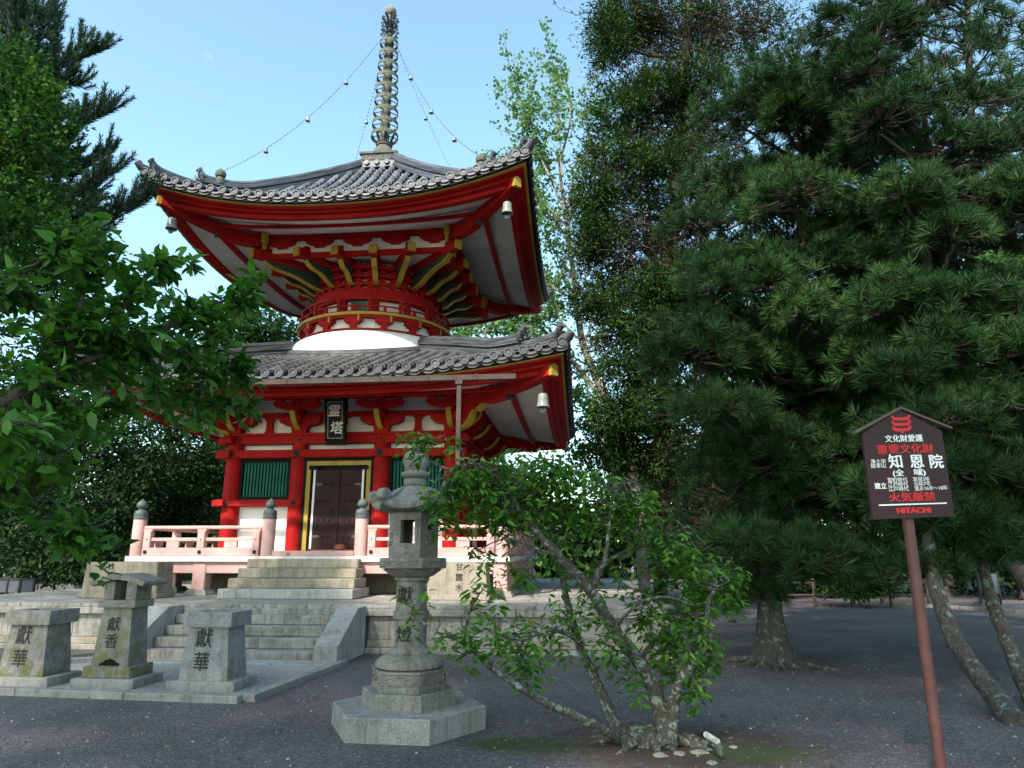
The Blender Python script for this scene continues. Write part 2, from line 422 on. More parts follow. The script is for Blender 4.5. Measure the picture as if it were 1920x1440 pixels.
    # hip ridges: stacked flat courses under a round cover, ending in horned end tiles
    for k in range(4):
        rb = MB(); rb.M = rotz(k)
        def hp(r, h): return Vector((r + rf.sx(r), -r, rf.H(r, r) + h))
        def course(r0, r1, w0, h0, h1, n=18):
            vs = []; 
            for i in range(n + 1):
                r = r0 + (r1 - r0) * i / n; p_ = hp(r, 0)
                for (sd, h) in ((-1, h0), (1, h0), (1, h1), (-1, h1)):
                    vs.append((p_.x + sd * w0 * .707, p_.y + sd * w0 * .707, p_.z + h))
            fs = [(0, 1, 2, 3), (n * 4 + 3, n * 4 + 2, n * 4 + 1, n * 4)]
            for i in range(n):
                for j in range(4):
                    jj = (j + 1) % 4; fs.append((i * 4 + j, i * 4 + jj, i * 4 + 4 + jj, i * 4 + 4 + j))
            rb.add(vs, fs)
        ra = rf.R - .17
        nst = 4
        for q in range(nst): course(ra, rf.rt, .125 - .012 * q + (.012 if q % 2 else 0), .02 + .042 * q, .052 + .042 * q)
        rb.tube([hp(ra + .02 - (ra - rf.rt) * i / 18, .20 + .05 * max(0, 1 - i / 3.0) ** 2) for i in range(19)], .075, 8)
        rs = ridge_stop
        for q in range(3): course(rs, rf.rt, .12 - .012 * q + (.012 if q % 2 else 0), .235 + .042 * q, .268 + .042 * q)
        rb.tube([hp(rs + .02 - (rs - rf.rt) * i / 18, .385 + .05 * max(0, 1 - i / 3.0) ** 2) for i in range(19)], .08, 8)
        h = rb.build('hip_ridge', tile, o, 40); set_rnd(h, 8)
        for (rr, hh, sc) in ((ra, .0, 1.0), (rs, .2, .95)):   # horned end tiles
            e = MB(); b0 = hp(rr, hh); dirn = Vector((.707, -.707, 0)); sd = Vector((.707, .707, 0)); up = Vector((0, 0, 1))
            e.M = rotz(k) @ Matrix(((sd.x, dirn.x, 0, b0.x), (sd.y, dirn.y, 0, b0.y), (0, 0, 1, b0.z), (0, 0, 0, 1)))
            # plate with stepped crown
            e.prism([(-.15 * sc, 0), (.15 * sc, 0), (.17 * sc, .1), (.13 * sc, .2), (.1 * sc, .27), (-.1 * sc, .27), (-.13 * sc, .2), (-.17 * sc, .1)], -.01, .04)
            for (x_, z_, r_) in ((0, .12, .062), (-.1, .07, .035), (.1, .07, .035), (-.09, .16, .035), (.09, .16, .035), (0, .04, .03), (-.05, .2, .026), (.05, .2, .026)):
                e.lathe([(0.001, -1), (.7, -.7), (1, 0), (.7, .7), (0.001, 1)], 6) if False else None
                pr = [(.002, -r_), (r_ * .75, -r_ * .6), (r_, 0), (r_ * .75, r_ * .6), (.002, r_)]
                M0 = e.M; e.M = M0 @ Matrix.Translation((x_, .055, z_)); e.lathe(pr, 7); e.M = M0
            for sg in (-1, 1):
                e.tube([(sg * .07, .04, .16), (sg * .13, .09, .2), (sg * .16, .1, .27), (sg * .15, .08, .33)], [.028, .024, .016, .004], 6)
                e.tube([(sg * .13, .04, .05), (sg * .2, .05, .04), (sg * .23, .06, .09), (sg * .19, .06, .12)], [.03, .024, .016, .006], 6)
                e.tube([(sg * .1, .07, .0), (sg * .12, .12, -.02), (sg * .1, .15, .02)], [.022, .018, .005], 5)
            # long upswept cylinder ("bird rest") ending in a disc
            e.tube([(0, -.42, .17), (0, -.2, .2), (0, -.05, .27), (0, .05, .38)], [.07, .075, .072, .066], 10)
            M0 = e.M; e.M = M0 @ Matrix.Translation((0, .062, .395)) @ Matrix.Rotation(R(-48), 4, 'X')
            e.lathe([(.002, .01), (.03, .01), (.034, .0), (.056, .0), (.06, .014), (.082, .014), (.084, -.03)], 14); e.M = M0
            q = e.build('ridge_end_tile', tile, o, 40); set_rnd(q, 400)
    # tip tile at the very corner
        e = MB(); e.M = rotz(k); p0 = hp(rf.R - .25, .06); p1 = hp(rf.R + .0, .1); p2 = hp(rf.R + .06, .19)
        e.tube([p0, p1, p2], [.1, .1, .085], 10); q = e.build('corner_tip_tile', tile, o, 40); set_rnd(q, 400)
    return o

pag = thing('pagoda', 'two-storey vermilion and white pagoda with grey tiled roofs, round drum and tall spire', 'pagoda')
PX = (-2.62, -1.02, .96, 2.62)
A = 2.62
def faces4(name, mat, fn, parent=pag, sharp=35, only=(0, 1, 2, 3), per=False):
    if per:
        for k in only:
            mb = MB(); mb.M = rotz(k); fn(mb, k); mb.build(name, mat, parent, sharp)
        return
    mb = MB()
    for k in only: mb.M = rotz(k); fn(mb, k)
    return mb.build(name, mat, parent, sharp)
# pillars
def pillar(x, y):
    mb = MB(); mb.lathe([(.2, 1.5), (.2, 2.6), (.198, 3.8), (.19, 4.31)], 24, c=(x, y)); mb.build('pillar', M['red'], pag)
seen = set()
for k in range(4):
    for x in PX:
        p = rotz(k) @ Vector((x, -A, 0)); key = (round(p.x, 1), round(p.y, 1))
        if key not in seen: seen.add(key); pillar(p.x, p.y)
def wall(mb, k):
    mb.box(-A, A, -A + .06, -A + .12, 1.5, 5.45)
faces4('wall', M['white'], wall, per=True)
# beams
for k in range(4):
    for (a, b) in ((-2.97, -.84), (.8, 2.97)):
        mb = MB(); mb.M = rotz(k); mb.box(a, b, -A - .24 + .003 * (k % 2), -A - .02, 2.66, 2.81, .012); mb.build('waist_beam', M['red'], pag)
def upbeam(mb, k): mb.box(-2.98, 2.98, -A - .25 + .003 * (k % 2), -A + .02, 3.775 + .002 * (k % 2), 3.96, .012)
faces4('lintel_beam', M['red'], upbeam, per=True)
def headbeam(mb, k):
    e = 2.62
    mb.prism([(-3.0, 4.11), (-3.04, 4.2), (-2.95, 4.3), (2.95, 4.3), (3.04, 4.2), (3.0, 4.11)], -A - .16 + .003 * (k % 2), -A + .07)
    mb.box(-2.66, 2.66, -A - .22 + .003 * (k % 2), -A + .0, 4.302, 4.36, .008)
faces4('head_beam', M['red'], headbeam, per=True)
def topbeam(mb, k):
    mb.box(-2.75, 2.75, -A - .12, -A + .0, 4.76 + .002 * (k % 2), 4.87, .008)
    mb.box(-3.14, 3.14, -3.12, -2.94, 5.12 + .002 * (k % 2), 5.36, .01)
    mb.box(-2.62, -2.42, -A - .03, -A + .05, 1.5, 1.78); mb.box(-2.5, 2.5, -A - .14, -A + .03, 1.552, 1.66, .008)
faces4('tie_beam', M['red'], topbeam, per=True)
# struts beside and between openings
def posts(mb, k):
    for x in (-1.82, -.03, 1.79):
        mb.prism([(x - .17, 4.362), (x + .17, 4.362), (x + .1, 4.40), (x + .07, 4.5), (x + .07, 4.66), (x + .11, 4.73), (x + .2, 4.76), (x - .2, 4.76), (x - .11, 4.73), (x - .07, 4.66), (x - .07, 4.5), (x - .1, 4.40)], -A - .06, -A + .05)
    for x in (-.93, .87): mb.box(x - .07, x + .07, -A - .1, -A + .03, 1.66, 3.775, .006)
    if k in (0, 2): mb.box(-1.2, -.98, -A - .06, -A + .03, 1.66, 2.66, .005)
faces4('strut', M['red'], posts, per=True)
# bracket complexes
ARM = [(-.5, 4.75), (.5, 4.75), (.5, 4.66), (.46, 4.6), (.36, 4.555), (.24, 4.54), (.2, 4.52), (.17, 4.42), (.17, 4.362), (-.17, 4.362), (-.17, 4.42), (-.2, 4.52), (-.24, 4.54), (-.36, 4.555), (-.46, 4.6), (-.5, 4.66)]
ARM2 = [(-.56, 5.06), (.56, 5.06), (.56, 4.99), (.5, 4.93), (.36, 4.90), (.3, 4.88), (-.3, 4.88), (-.36, 4.90), (-.5, 4.93), (-.56, 4.99)]
for k in range(4):
    for x in PX:
        mb = MB(); mb.M = rotz(k); d = .004 * (k % 2)
        mb.prism([(x + u, z + d) for u, z in ARM], -A - .22, -A + .02)
        mb.prism([(x + u, z + d) for u, z in ARM2], -3.09, -2.93)
        for u in (-.42, 0, .42): mb.box(x + u - .09, x + u + .09, -3.13, -2.9, 5.055, 5.121, .01)
        mb.box(x - .1, x + .1, -3.16, -A, 4.77 + d, 4.93, .01); mb.box(x - .075, x + .075, -3.0, -A, 4.56, 4.8)
        if abs(x) < 2: mb.prism([(-A, 4.9), (-3.0, 4.9), (-3.06, 4.93), (-3.1, 5.0), (-A, 5.0)], x - .07, x + .07, 'x')
        b = mb.build('bracket', M['red'], pag)
        g = MB(); g.M = rotz(k)                                     # curved yellow nose under each bracket
        cv = [(-2.86, 4.47), (-2.98, 4.52), (-3.1, 4.6), (-3.19, 4.70), (-3.24, 4.80)]
        th = [(-2.86, 4.42), (-3.0, 4.47), (-3.13, 4.56), (-3.24, 4.67), (-3.31, 4.80)]
        g.prism(cv + th[::-1], x - .058, x + .058, 'x'); g.build('bracket_nose', M['gold'], b)
for k in range(4):                                                  # diagonal corner arms
    mb = MB(); mb.M = rotz(k) @ Matrix.Translation((A, -A, 0)) @ Matrix.Rotation(R(-45), 4, 'Z')
    mb.prism([(-.2, 4.42), (.55, 4.5), (.7, 4.62), (.7, 4.7), (.95, 4.78), (1.0, 4.9), (1.0, 5.0), (1.25, 5.05), (1.3, 5.2), (-.2, 5.2)], -.09, .09)
    b = mb.build('corner_bracket', M['red'], pag)
    g = MB(); g.M = mb.M
    g.prism([(.2, 4.4), (.5, 4.47), (.68, 4.6), (.8, 4.78), (.88, 4.78), (.76, 4.56), (.56, 4.4), (.2, 4.33)], -.07, .07)
    g.prism([(.95, 4.76), (1.15, 4.86), (1.3, 5.05), (1.4, 5.05), (1.24, 4.8), (1.0, 4.68)], -.065, .065); g.box(1.31, 1.45, -.08, .08, 5.06, 5.3)
    g.build('bracket_nose', M['gold'], b)
# rosette nail covers
def boss(mb, x, y, z, r=.07):
    M0 = mb.M; mb.M = M0 @ Matrix.Translation((x, y, z)) @ Matrix.Rotation(R(90), 4, 'X')
    mb.lathe([(r, 0), (r, .012), (r * .8, .02), (r * .45, .02), (r * .4, .045), (r * .15, .06), (.002, .062)], 12, rib=lambda a, j: 1 + (.08 * math.cos(6 * a) if j in (0, 1) else 0)); mb.M = M0
for k in (0, 1):
    for x in PX:
        for (y_, z_, r_) in ((-A - .25, 3.865, .085), (-A - .16, 4.2, .085), (-A - .24, 2.735, .06)):
            mb = MB(); mb.M = rotz(k); boss(mb, x, y_, z_, r_); mb.build('nail_cover', M['iron'], pag)
# windows
def window(k, x0, x1):
    mb = MB(); mb.M = rotz(k); z0, z1 = 2.812, 3.773; y = -A - .06
    t = .075
    mb.box(x0, x1, y, y + .1, z0, z0 + t); mb.box(x0, x1, y, y + .1, z1 - t, z1); mb.box(x0, x0 + t, y + .001, y + .1, z0 + t, z1 - t); mb.box(x1 - t, x1, y + .001, y + .1, z0 + t, z1 - t)
    mb.box(x0 + t, x1 - t, y + .085, y + .099, z0 + t, z1 - t)
    w_ = mb.build('window', M['black'], pag)
    s = MB(); s.M = rotz(k); n = 14; W = x1 - x0 - 2 * t
    for i in range(n):
        c = x0 + t + W * (i + .5) / n; M0 = s.M; s.M = M0 @ Matrix.Translation((c, y + .055, 0)) @ Matrix.Rotation(R(45), 4, 'Z'); h = W / n * .21; s.box(-h, h, -h, h, z0 + t, z1 - t); s.M = M0
    s.build('lattice_slats', M['green'], w_, None)
for k in range(4):
    window(k, -2.45, -1.2); window(k, 1.15, 2.45)
# doors
for k in (0, 1, 2, 3):
    fr = MB(); fr.M = rotz(k); y = -A - .02
    for (a, b, z0, z1) in ((-.86, -.80, 1.66, 3.775), (.74, .80, 1.66, 3.775), (-.80, .74, 3.70, 3.775)): fr.box(a, b, y - .1, y + .05, z0, z1)
    d = fr.build('door_frame', M['black'], pag)
    yl = MB(); yl.M = rotz(k)
    for (a, b, z0, z1) in ((-.80, -.70, 1.66, 3.70), (.64, .74, 1.66, 3.70), (-.70, .64, 3.60, 3.70)): yl.box(a, b, y - .085, y + .05, z0, z1)
    yl.build('yellow_architrave', M['gold'], d)
    for (a, b) in ((-.635, -.585), (.525, .575)):
        wl = MB(); wl.M = rotz(k); wl.box(a, b, y - .06, y + .04, 1.70, 3.50, .004); wl.build('white_jamb', M['white'], d)
    bl = MB(); bl.M = rotz(k); bl.box(-.70, -.635, y - .03, y + .04, 1.66, 3.6); bl.box(.575, .64, y - .03, y + .04, 1.66, 3.6); bl.box(-.635, .575, y - .03, y + .04, 3.5, 3.6)
    for x in (-.62, .56):
        bl.prism([(x - .1, 3.5), (x - .13, 3.55), (x - .08, 3.6), (x, 3.58), (x + .08, 3.6), (x + .13, 3.55), (x + .1, 3.5)], y - .12, y - .03)
    bl.build('door_stop', M['black'], d)
    for (a, b, sg) in ((-.585, -.032, -1), (-.028, .525, 1)):
        lf = MB(); lf.M = rotz(k); lf.box(a, b, y - .05, y, 1.70, 3.50, .006)
        if sg < 0: lf.box(b - .05, b + .04, y - .07, y - .052, 1.71, 3.49, .004)
        leaf = lf.build('door_leaf', M['brown'], pag)
        if k > 0: continue
        for z in (1.98, 2.36, 2.78, 3.16):
            for i in range(3):
                xx = (a + .12 + i * .13) if sg < 0 else (b - .12 - i * .13)
                if z in (1.98, 3.16) and i == 0: continue
                st = MB(); boss(st, xx, y - .05, z, .028); st.build('door_stud', M['iron'], leaf)
        hg = MB(); hg.M = rotz(k); e0 = a if sg < 0 else b
        for z in (1.98, 3.16):
            hg = MB(); hg.prism([(e0, z - .03), (e0 - sg * .13, z - .03), (e0 - sg * .19, z), (e0 - sg * .13, z + .03), (e0, z + .03)], y - .058, y - .049); hg.build('strap_hinge', M['patina'], leaf)
        rg = MB(); rg.M = rotz(k) @ Matrix.Translation(((b - .13) if sg < 0 else (a + .13), y - .07, 2.58)) @ Matrix.Rotation(R(90), 4, 'X')
        rg.tube([(.045 * math.cos(t_ * math.pi / 8), .045 * math.sin(t_ * math.pi / 8) - .03, 0) for t_ in range(17)], .009, 6); rg.lathe([(.035, -.02), (.03, .0), (.012, .01), (.002, .011)], 10)
        rg.build('ring_pull', M['iron'], leaf)
# ---- veranda
ver = MB(); E1 = 4.1
ver.box(-E1, E1, -E1, E1, 1.43, 1.55, .01); ver = ver.build('veranda_deck', M['deckw'], pag)
for k in range(4):
    mb = MB(); mb.M = rotz(k)
    mb.box(-4.03, 4.03, -4.02, -3.84, 1.2 + .003 * (k % 2), 1.429, .008)
    mb.build('edge_beam', M['pink'], ver)
    for i, x in enumerate((-3.9, -2.52, -1.02, .96, 2.5) if k != 0 else (-3.9, -2.45, -1.02, .85, 2.5)):
        p = MB(); p.M = rotz(k); p.box(x - .14, x + .14, -4.04, -3.76, .86, 1.425, .012); pp = p.build('veranda_post', M['pink'], ver)
        s = MB(); s.M = rotz(k); s.lathe([(.36, .762), (.36, .78), (.27, .87)], 4, R(45), (x, -3.9)); s.build('post_base', M['stonew'], pp)
def rail(mb, k, a, b):
    mb.box(a, b, -4.04, -3.90, 1.552, 1.72, .01)                                     # ground rail
    mb.box(a, b, -4.00, -3.93, 1.86, 1.93, .006)
    mb.tube([(a - .04, -3.965, 2.14), (b + .04, -3.965, 2.14)], .042, 10)
    n = max(1, int(round((b - a) / 1.35)))
    for i in range(n + 1):
        x = a + .08 + (b - a - .16) * i / n
        mb.box(x - .08, x + .08, -4.035, -3.895, 1.72, 2.06, .008); mb.box(x - .1, x + .1, -4.02, -3.91, 2.06, 2.105, .006)
    for i in range(n):
        x = a + (b - a) * (i + .5) / n; mb.box(x - .14, x + .14, -3.99, -3.94, 1.722, 1.862, .006)
for k in range(4):
    for (a, b) in (((-3.78, -1.2), (1.14, 3.78)) if k == 0 else ((-3.78, 3.78),)):
        mb = MB(); mb.M = rotz(k); rail(mb, k, a, b); o = mb.build('railing', M['pink'], ver)
        n = max(1, int(round((b - a) / 1.35)))
        for i in range(n + 1):
            x = a + .08 + (b - a - .16) * i / n; 
            if k > 0: continue
            for (y_, z_, r_) in ((-4.04, 1.635, .042), (-4.0, 1.895, .03)): bb = MB(); boss(bb, x, y_, z_, r_); bb.build('rail_nail_cover', M['iron'], o)
def newel(x, y):
    p = MB(); p.lathe([(.135, 1.55), (.135, 2.3), (.13, 2.32)], 20, c=(x, y)); o = p.build('newel_post', M['pink'], ver)
    c = MB(); c.lathe([(.145, 2.32), (.15, 2.33), (.15, 2.345), (.14, 2.355), (.138, 2.41), (.145, 2.415), (.145, 2.43), (.135, 2.435), (.133, 2.48), (.12, 2.5), (.075, 2.515), (.06, 2.53), (.065, 2.545), (.1, 2.57), (.115, 2.61), (.105, 2.66), (.07, 2.7), (.03, 2.725), (.004, 2.76)], 20, c=(x, y))
    o2 = c.build('post_finial', M['patina'], ver)
for x, y in ((-1.03, -3.97), (.98, -3.97), (-3.93, -3.97), (3.93, -3.97), (-3.93, 3.97), (3.93, 3.97)): newel(x, y)
mb = MB(); mb.box(-.9, .85, -4.04, -3.88, 1.552, 1.66, .01); boss(mb, -.55, -4.04, 1.6, .045); mb.build('threshold', M['pink'], ver)
mb = MB(); mb.box(-.8, .74, -3.02, -2.74, 1.552, 1.66, .01); mb.box(-.62, .62, -3.1, -3.02, 1.56, 1.62, .008); mb.build('threshold', M['pink'], ver)
mb = MB(); mb.box(-2.9, 2.9, -2.9, 2.9, .7, 1.429, .03); mb.build('plinth', M['stonet'], pag)

# ---- lower roof
LR = Roof(5.38, 5.10, 1.72, .44, -.012, .52, 3.6, -.13)
def lrmin(x):
    ax = abs(x); q = math.sqrt(max(0, 2.48 ** 2 - ax * ax)) if ax < 2.48 else 0
    return max(ax - .02, q, 1.7)
lower = build_roof(LR, 'lower_roof', M['tile2'], pag, 37, lrmin, .085, 0, 4.45, 1)
UR = Roof(4.6, 9.50, .45, .49, .067, .86, 2.8, -.15)
upper = build_roof(UR, 'upper_roof', M['tile'], pag, 31, lambda x: max(abs(x) - .02, .42), .088, 0, 3.68, 1)
# round ridge band at the foot of the dome
mb = MB(); n = 96; prof = [(2.40, -.2), (2.60, -.02), (2.60, .04), (2.575, .04), (2.575, .055), (2.60, .055), (2.60, .10), (2.57, .10), (2.57, .115), (2.59, .115), (2.56, .17), (2.50, .2), (2.38, .2)]
vs = []
for i in range(n):
    a = 2 * math.pi * i / n
    for (r, z) in prof:
        x, y = r * math.cos(a), r * math.sin(a); rr = max(abs(x), abs(y)); ot = min(abs(x), abs(y))
        vs.append((x - .13, y, LR.H(ot, rr) + z))
m = len(prof)
mb.add(vs, [(i * m + j, ((i + 1) % n) * m + j, ((i + 1) % n) * m + j + 1, i * m + j + 1) for i in range(n) for j in range(m - 1)])
o = mb.build('ridge_band', M['tile2'], lower, 40); set_rnd(o, 13)
# under-eave woodwork
def eaves(rf, par, zt, prm):
    for nm, mat, prof in prm:
        for k in range(4):
            mb = MB(); eave_sweep(mb, rf, prof, k); mb.build(nm, M[mat], par, 30)
eaves(UR, upper, 0, [
    ('eave_board', 'black', [(4.56, 9.44), (4.56, 9.34), (4.46, 9.33), (4.3, 9.46)]),
    ('gilt_line', 'gold', [(4.50, 9.345), (4.50, 9.318), (4.40, 9.318), (4.40, 9.345)]),
    ('outer_fascia', 'red', [(4.44, 9.317), (4.44, 9.292), (4.2, 9.292), (4.2, 9.44)]),
    ('middle_fascia', 'red', [(4.29, 9.29), (4.29, 9.242), (4.12, 9.242), (4.12, 9.30)]),
    ('inner_fascia', 'red', [(4.17, 9.24), (4.17, 9.15), (4.03, 9.155), (4.03, 9.27)]),
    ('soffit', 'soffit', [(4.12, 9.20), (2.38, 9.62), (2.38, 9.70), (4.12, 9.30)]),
    ('soffit_batten', 'red', [(3.46, 9.36), (3.46, 9.29), (3.34, 9.32), (3.34, 9.39)]),
])
eaves(LR, lower, 0, [
    ('eave_board', 'black', [(5.34, 5.05), (5.34, 4.965), (5.22, 4.955), (5.1, 5.08)]),
    ('gilt_line', 'gold', [(5.27, 4.97), (5.27, 4.942), (5.18, 4.942), (5.18, 4.97)]),
    ('outer_fascia', 'red', [(5.22, 4.941), (5.22, 4.915), (4.95, 4.915), (4.95, 5.05)]),
    ('middle_fascia', 'red', [(5.06, 4.912), (5.06, 4.86), (4.88, 4.86), (4.88, 4.92)]),
    ('inner_fascia', 'red', [(4.93, 4.858), (4.93, 4.77), (4.80, 4.785), (4.80, 4.92)]),
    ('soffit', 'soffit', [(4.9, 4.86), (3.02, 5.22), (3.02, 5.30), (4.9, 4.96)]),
    ('soffit_batten', 'red', [(4.15, 4.97), (4.15, 4.90), (4.03, 4.92), (4.03, 5.0)]),
])
def hip_rafter(rf, par, R0, z0, R1, z1, Rm, w=.11, dep=.2):
    for k in range(4):
        mb = MB(); mb.M = rotz(k); n = 14; vs = []
        for i in range(n + 1):
            r = R0 + (R1 - R0) * i / n
            z = z0 + (z1 - z0) * (r - R0) / (R1 - R0) + rf.up(1, r)
            dd = dep * (1.0 if r > Rm else 1.35)
            for (sd, h) in ((-1, 0.06), (1, 0.06), (1, -dd), (-1, -dd)): vs.append((r + sd * w * .707, -r + sd * w * .707, z + h))
        fs = [(0, 1, 2, 3), (n * 4 + 3, n * 4 + 2, n * 4 + 1, n * 4)]
        for i in range(n):
            for j in range(4): fs.append((i * 4 + j, i * 4 + (j + 1) % 4, i * 4 + 4 + (j + 1) % 4, i * 4 + 4 + j))
        mb.add(vs, fs); b = mb.build('hip_rafter', M['red'], par, 30)
        g = MB(); zz = z1 + rf.up(1, R1); c = R1 + .02
        g.M = rotz(k) @ Matrix.Translation((c, -c, zz - dep + .09)) @ Matrix.Rotation(R(45), 4, 'Z')
        g.prism([(-.09, -.1), (.09, -.1), (.09, .1), (0, .15), (-.09, .1)], -.06, .03, 'y'); g.build('rafter_end_cap', M['gold'], b)
        rm = Rm; zz = z0 + (z1 - z0) * (rm - R0) / (R1 - R0) + rf.up(1, rm)
        g = MB(); g.M = rotz(k) @ Matrix.Translation((rm, -rm, zz - dep * 1.35 + .05)) @ Matrix.Rotation(R(45), 4, 'Z'); g.box(-.1, .1, -.03, .03, -.06, .12); g.build('rafter_step', M['darkgreen'], b)
hip_rafter(UR, upper, 2.4, 9.56, 4.24, 9.24, 3.3)
hip_rafter(LR, lower, 2.95, 5.18, 5.03, 4.86, 4.1)
# gutter and downpipe on the front
mb = MB(); mb.box(-4.4, 4.36, -5.56, -5.44, 4.86, 4.96)
for x in [-4 + .95 * i for i in range(9)]: mb.box(x - .012, x + .012, -5.57, -5.30, 4.955, 4.975); mb.box(x - .012, x + .012, -5.572, -5.556, 4.86, 4.97)
g = mb.build('gutter', M['gutter'], lower)
mb = MB(); mb.box(3.215, 3.30, -5.54, -5.46, 3.3, 4.86); mb.box(3.22, 3.295, -5.53, -3.2, 3.22, 3.3); mb.box(3.215, 3.30, -3.29, -3.21, 1.551, 3.3); mb.box(3.19, 3.33, -5.57, -5.43, 4.78, 4.85); mb.build('downpipe', M['gutter'], g)
# ---- round body
CX = -.13
def ring(prof, n, name, mat, par=pag, sharp=35, **k):
    mb = MB(); mb.lathe(prof, n, c=(CX, 0), caps=False, **k); return mb.build(name, mat, par, sharp)
dome = ring([(2.40, 6.0), (2.46, 6.35), (2.47, 6.6), (2.43, 6.78), (2.34, 6.93), (2.22, 7.04), (2.08, 7.11), (1.92, 7.14), (1.92, 7.55)], 96, 'dome', M['white'])
ring([(1.95, 7.125), (2.09, 7.125), (2.09, 7.17), (1.95, 7.17)], 96, 'dome_ring', M['red'], dome)
bal = ring([(1.5, 7.5), (2.06, 7.5), (2.06, 7.45), (1.98, 7.45), (1.98, 7.56), (2.06, 7.56), (1.5, 7.57)], 96, 'balcony', M['red'])
ring([(2.04, 7.52), (2.16, 7.52), (2.16, 7.585), (2.04, 7.585)], 96, 'gilt_edge', M['gold'], bal)
ring([(2.0, 7.45), (2.09, 7.45), (2.09, 7.518), (2.0, 7.518)], 96, 'ring_beam', M['red'], bal)
def curvebox(mb, a, da, r0, r1, z0, z1, n=4):
    vs = []
    for i in range(n + 1):
        t_ = a - da + 2 * da * i / n
        for (r, z) in ((r0, z0), (r1, z0), (r1, z1), (r0, z1)): vs.append((CX + r * math.cos(t_), r * math.sin(t_), z))
    fs = [(0, 1, 2, 3), (n * 4 + 3, n * 4 + 2, n * 4 + 1, n * 4)]
    for i in range(n):
        for j in range(4): fs.append((i * 4 + j, i * 4 + (j + 1) % 4, i * 4 + 4 + (j + 1) % 4, i * 4 + 4 + j))
    mb.add(vs, fs)
for i in range(16):                                               # small brackets under the balcony
    a = R(-90) + 2 * math.pi * i / 16
    mb = MB(); curvebox(mb, a, .118, 1.9, 2.07, 7.36, 7.449); curvebox(mb, a, .085, 1.9, 2.05, 7.31, 7.361); curvebox(mb, a, .042, 1.9, 2.04, 7.17, 7.311)
    b = mb.build('balcony_bracket', M['red'], bal)
    g = MB()
    curvebox(g, a + .075, .010, 2.09, 2.115, 7.36, 7.52, 1)
    g.build('gilt_stud', M['gold'], b)
rl = MB()
for (r, z, h, t_) in ((2.05, 7.59, .05, .03), (2.05, 7.76, .035, .02), (2.05, 7.95, .045, .03)):
    rl.lathe([(r - t_, z), (r + t_, z), (r + t_, z + h), (r - t_, z + h), (r - t_, z)], 96, c=(CX, 0), caps=False)
for i in range(32):
    a = 2 * math.pi * i / 32; curvebox(rl, a, .02, 2.015, 2.085, 7.585, 7.95 if i % 2 else 7.77, 1)
rl = rl.build('balcony_railing', M['red'], bal)
g = MB()
for i in range(16):
    a = 2 * math.pi * (i + .5) / 16
    for z in (7.62, 7.78): curvebox(g, a, .012, 2.09, 2.105, z, z + .035, 1)
g.build('rail_nail_cover', M['iron'], rl)
drum = ring([(1.62, 7.5), (1.62, 9.3)], 72, 'drum_wall', M['white'])
mb = MB()
for i in range(12):
    a = R(-90 + 15) + 2 * math.pi * i / 12; mb.lathe([(.11, 7.55), (.11, 8.4)], 12, c=(CX + 1.66 * math.cos(a), 1.66 * math.sin(a)))
for z0, z1 in ((8.05, 8.3), (7.6, 7.72)): mb.lathe([(1.6, z0), (1.76, z0), (1.76, z1), (1.6, z1)], 72, c=(CX, 0), caps=False)
mb.build('drum_post', M['red'], drum)
mb = MB()
for i in range(12):
    a = R(-90) + 2 * math.pi * i / 12
    if i % 3 == 0:
        for q in range(9): curvebox(mb, a - .12 + .03 * q, .008, 1.63, 1.67, 7.7, 8.08, 1)
mb.build('lattice_slats', M['green'], drum)
for j, (z, r) in enumerate(((8.30, 1.72), (8.46, 1.77), (8.66, 1.83), (8.86, 1.9))):
    mb = MB(); mb.lathe([(1.6, z), (r, z), (r, z + .1), (1.6, z + .1)], 72, c=(CX, 0), caps=False)
    for i in range(36): curvebox(mb, 2 * math.pi * i / 36, .045, r - .1, r + .03, z + .1, z + .17, 1)
    mb.build('corbel_ring', M['red'], drum)
# ---- radial bracket arms under the upper roof
ends = []
for k in range(4):
    for x in (-2.68, -1.5, -.5, .5, 1.5):
        p = rotz(k) @ Vector((x, -2.68, 0)); ends.append((p.x, p.y))
for (ex, ey) in ends:
    L = math.hypot(ex, ey); an = math.atan2(ey, ex)
    mb = MB(); mb.M = Matrix.Rotation(an, 4, 'Z')
    mb.box(1.5, L, -.095, .095, 8.95, 9.17, .008)
    mb.box(1.5, L - .25, -.07, .07, 9.17, 9.28)
    b = mb.build('bracket_arm', M['red'], pag)
    g = MB(); g.M = mb.M; g.box(L - .03, L + .006, -.1, .1, 8.94, 9.175); 
    S_ = L - .32; T = 1.72; cv = []
    for i in range(15):                                            # stepped wavy underside
        t_ = i / 14; s_ = S_ + (T - S_) * t_; z = 8.93 - .44 * t_ ** .9 - .035 * math.sin(t_ * 3 * math.pi * 1.0) * (1 - .3 * t_)
        cv.append((s_, z))
    g.prism(cv + [(s_, z - .035) for s_, z in cv[::-1]], -.07, .07); g.build('gilt_underside', M['gold'], b)
    s = MB(); s.M = mb.M; s.prism([(s_, z) for s_, z in cv] + [(T, 8.95), (S_, 8.95)], -.05, .05); s.build('carved_web', M['darkgreen'], b)
def sq(mb, k, r0, r1, z0, z1, ext=0.0, d=.003):
    mb.box(-r1 - ext, r1 + ext, -r1, -r0, z0 + d * (k % 2), z1 + d * (k % 2))
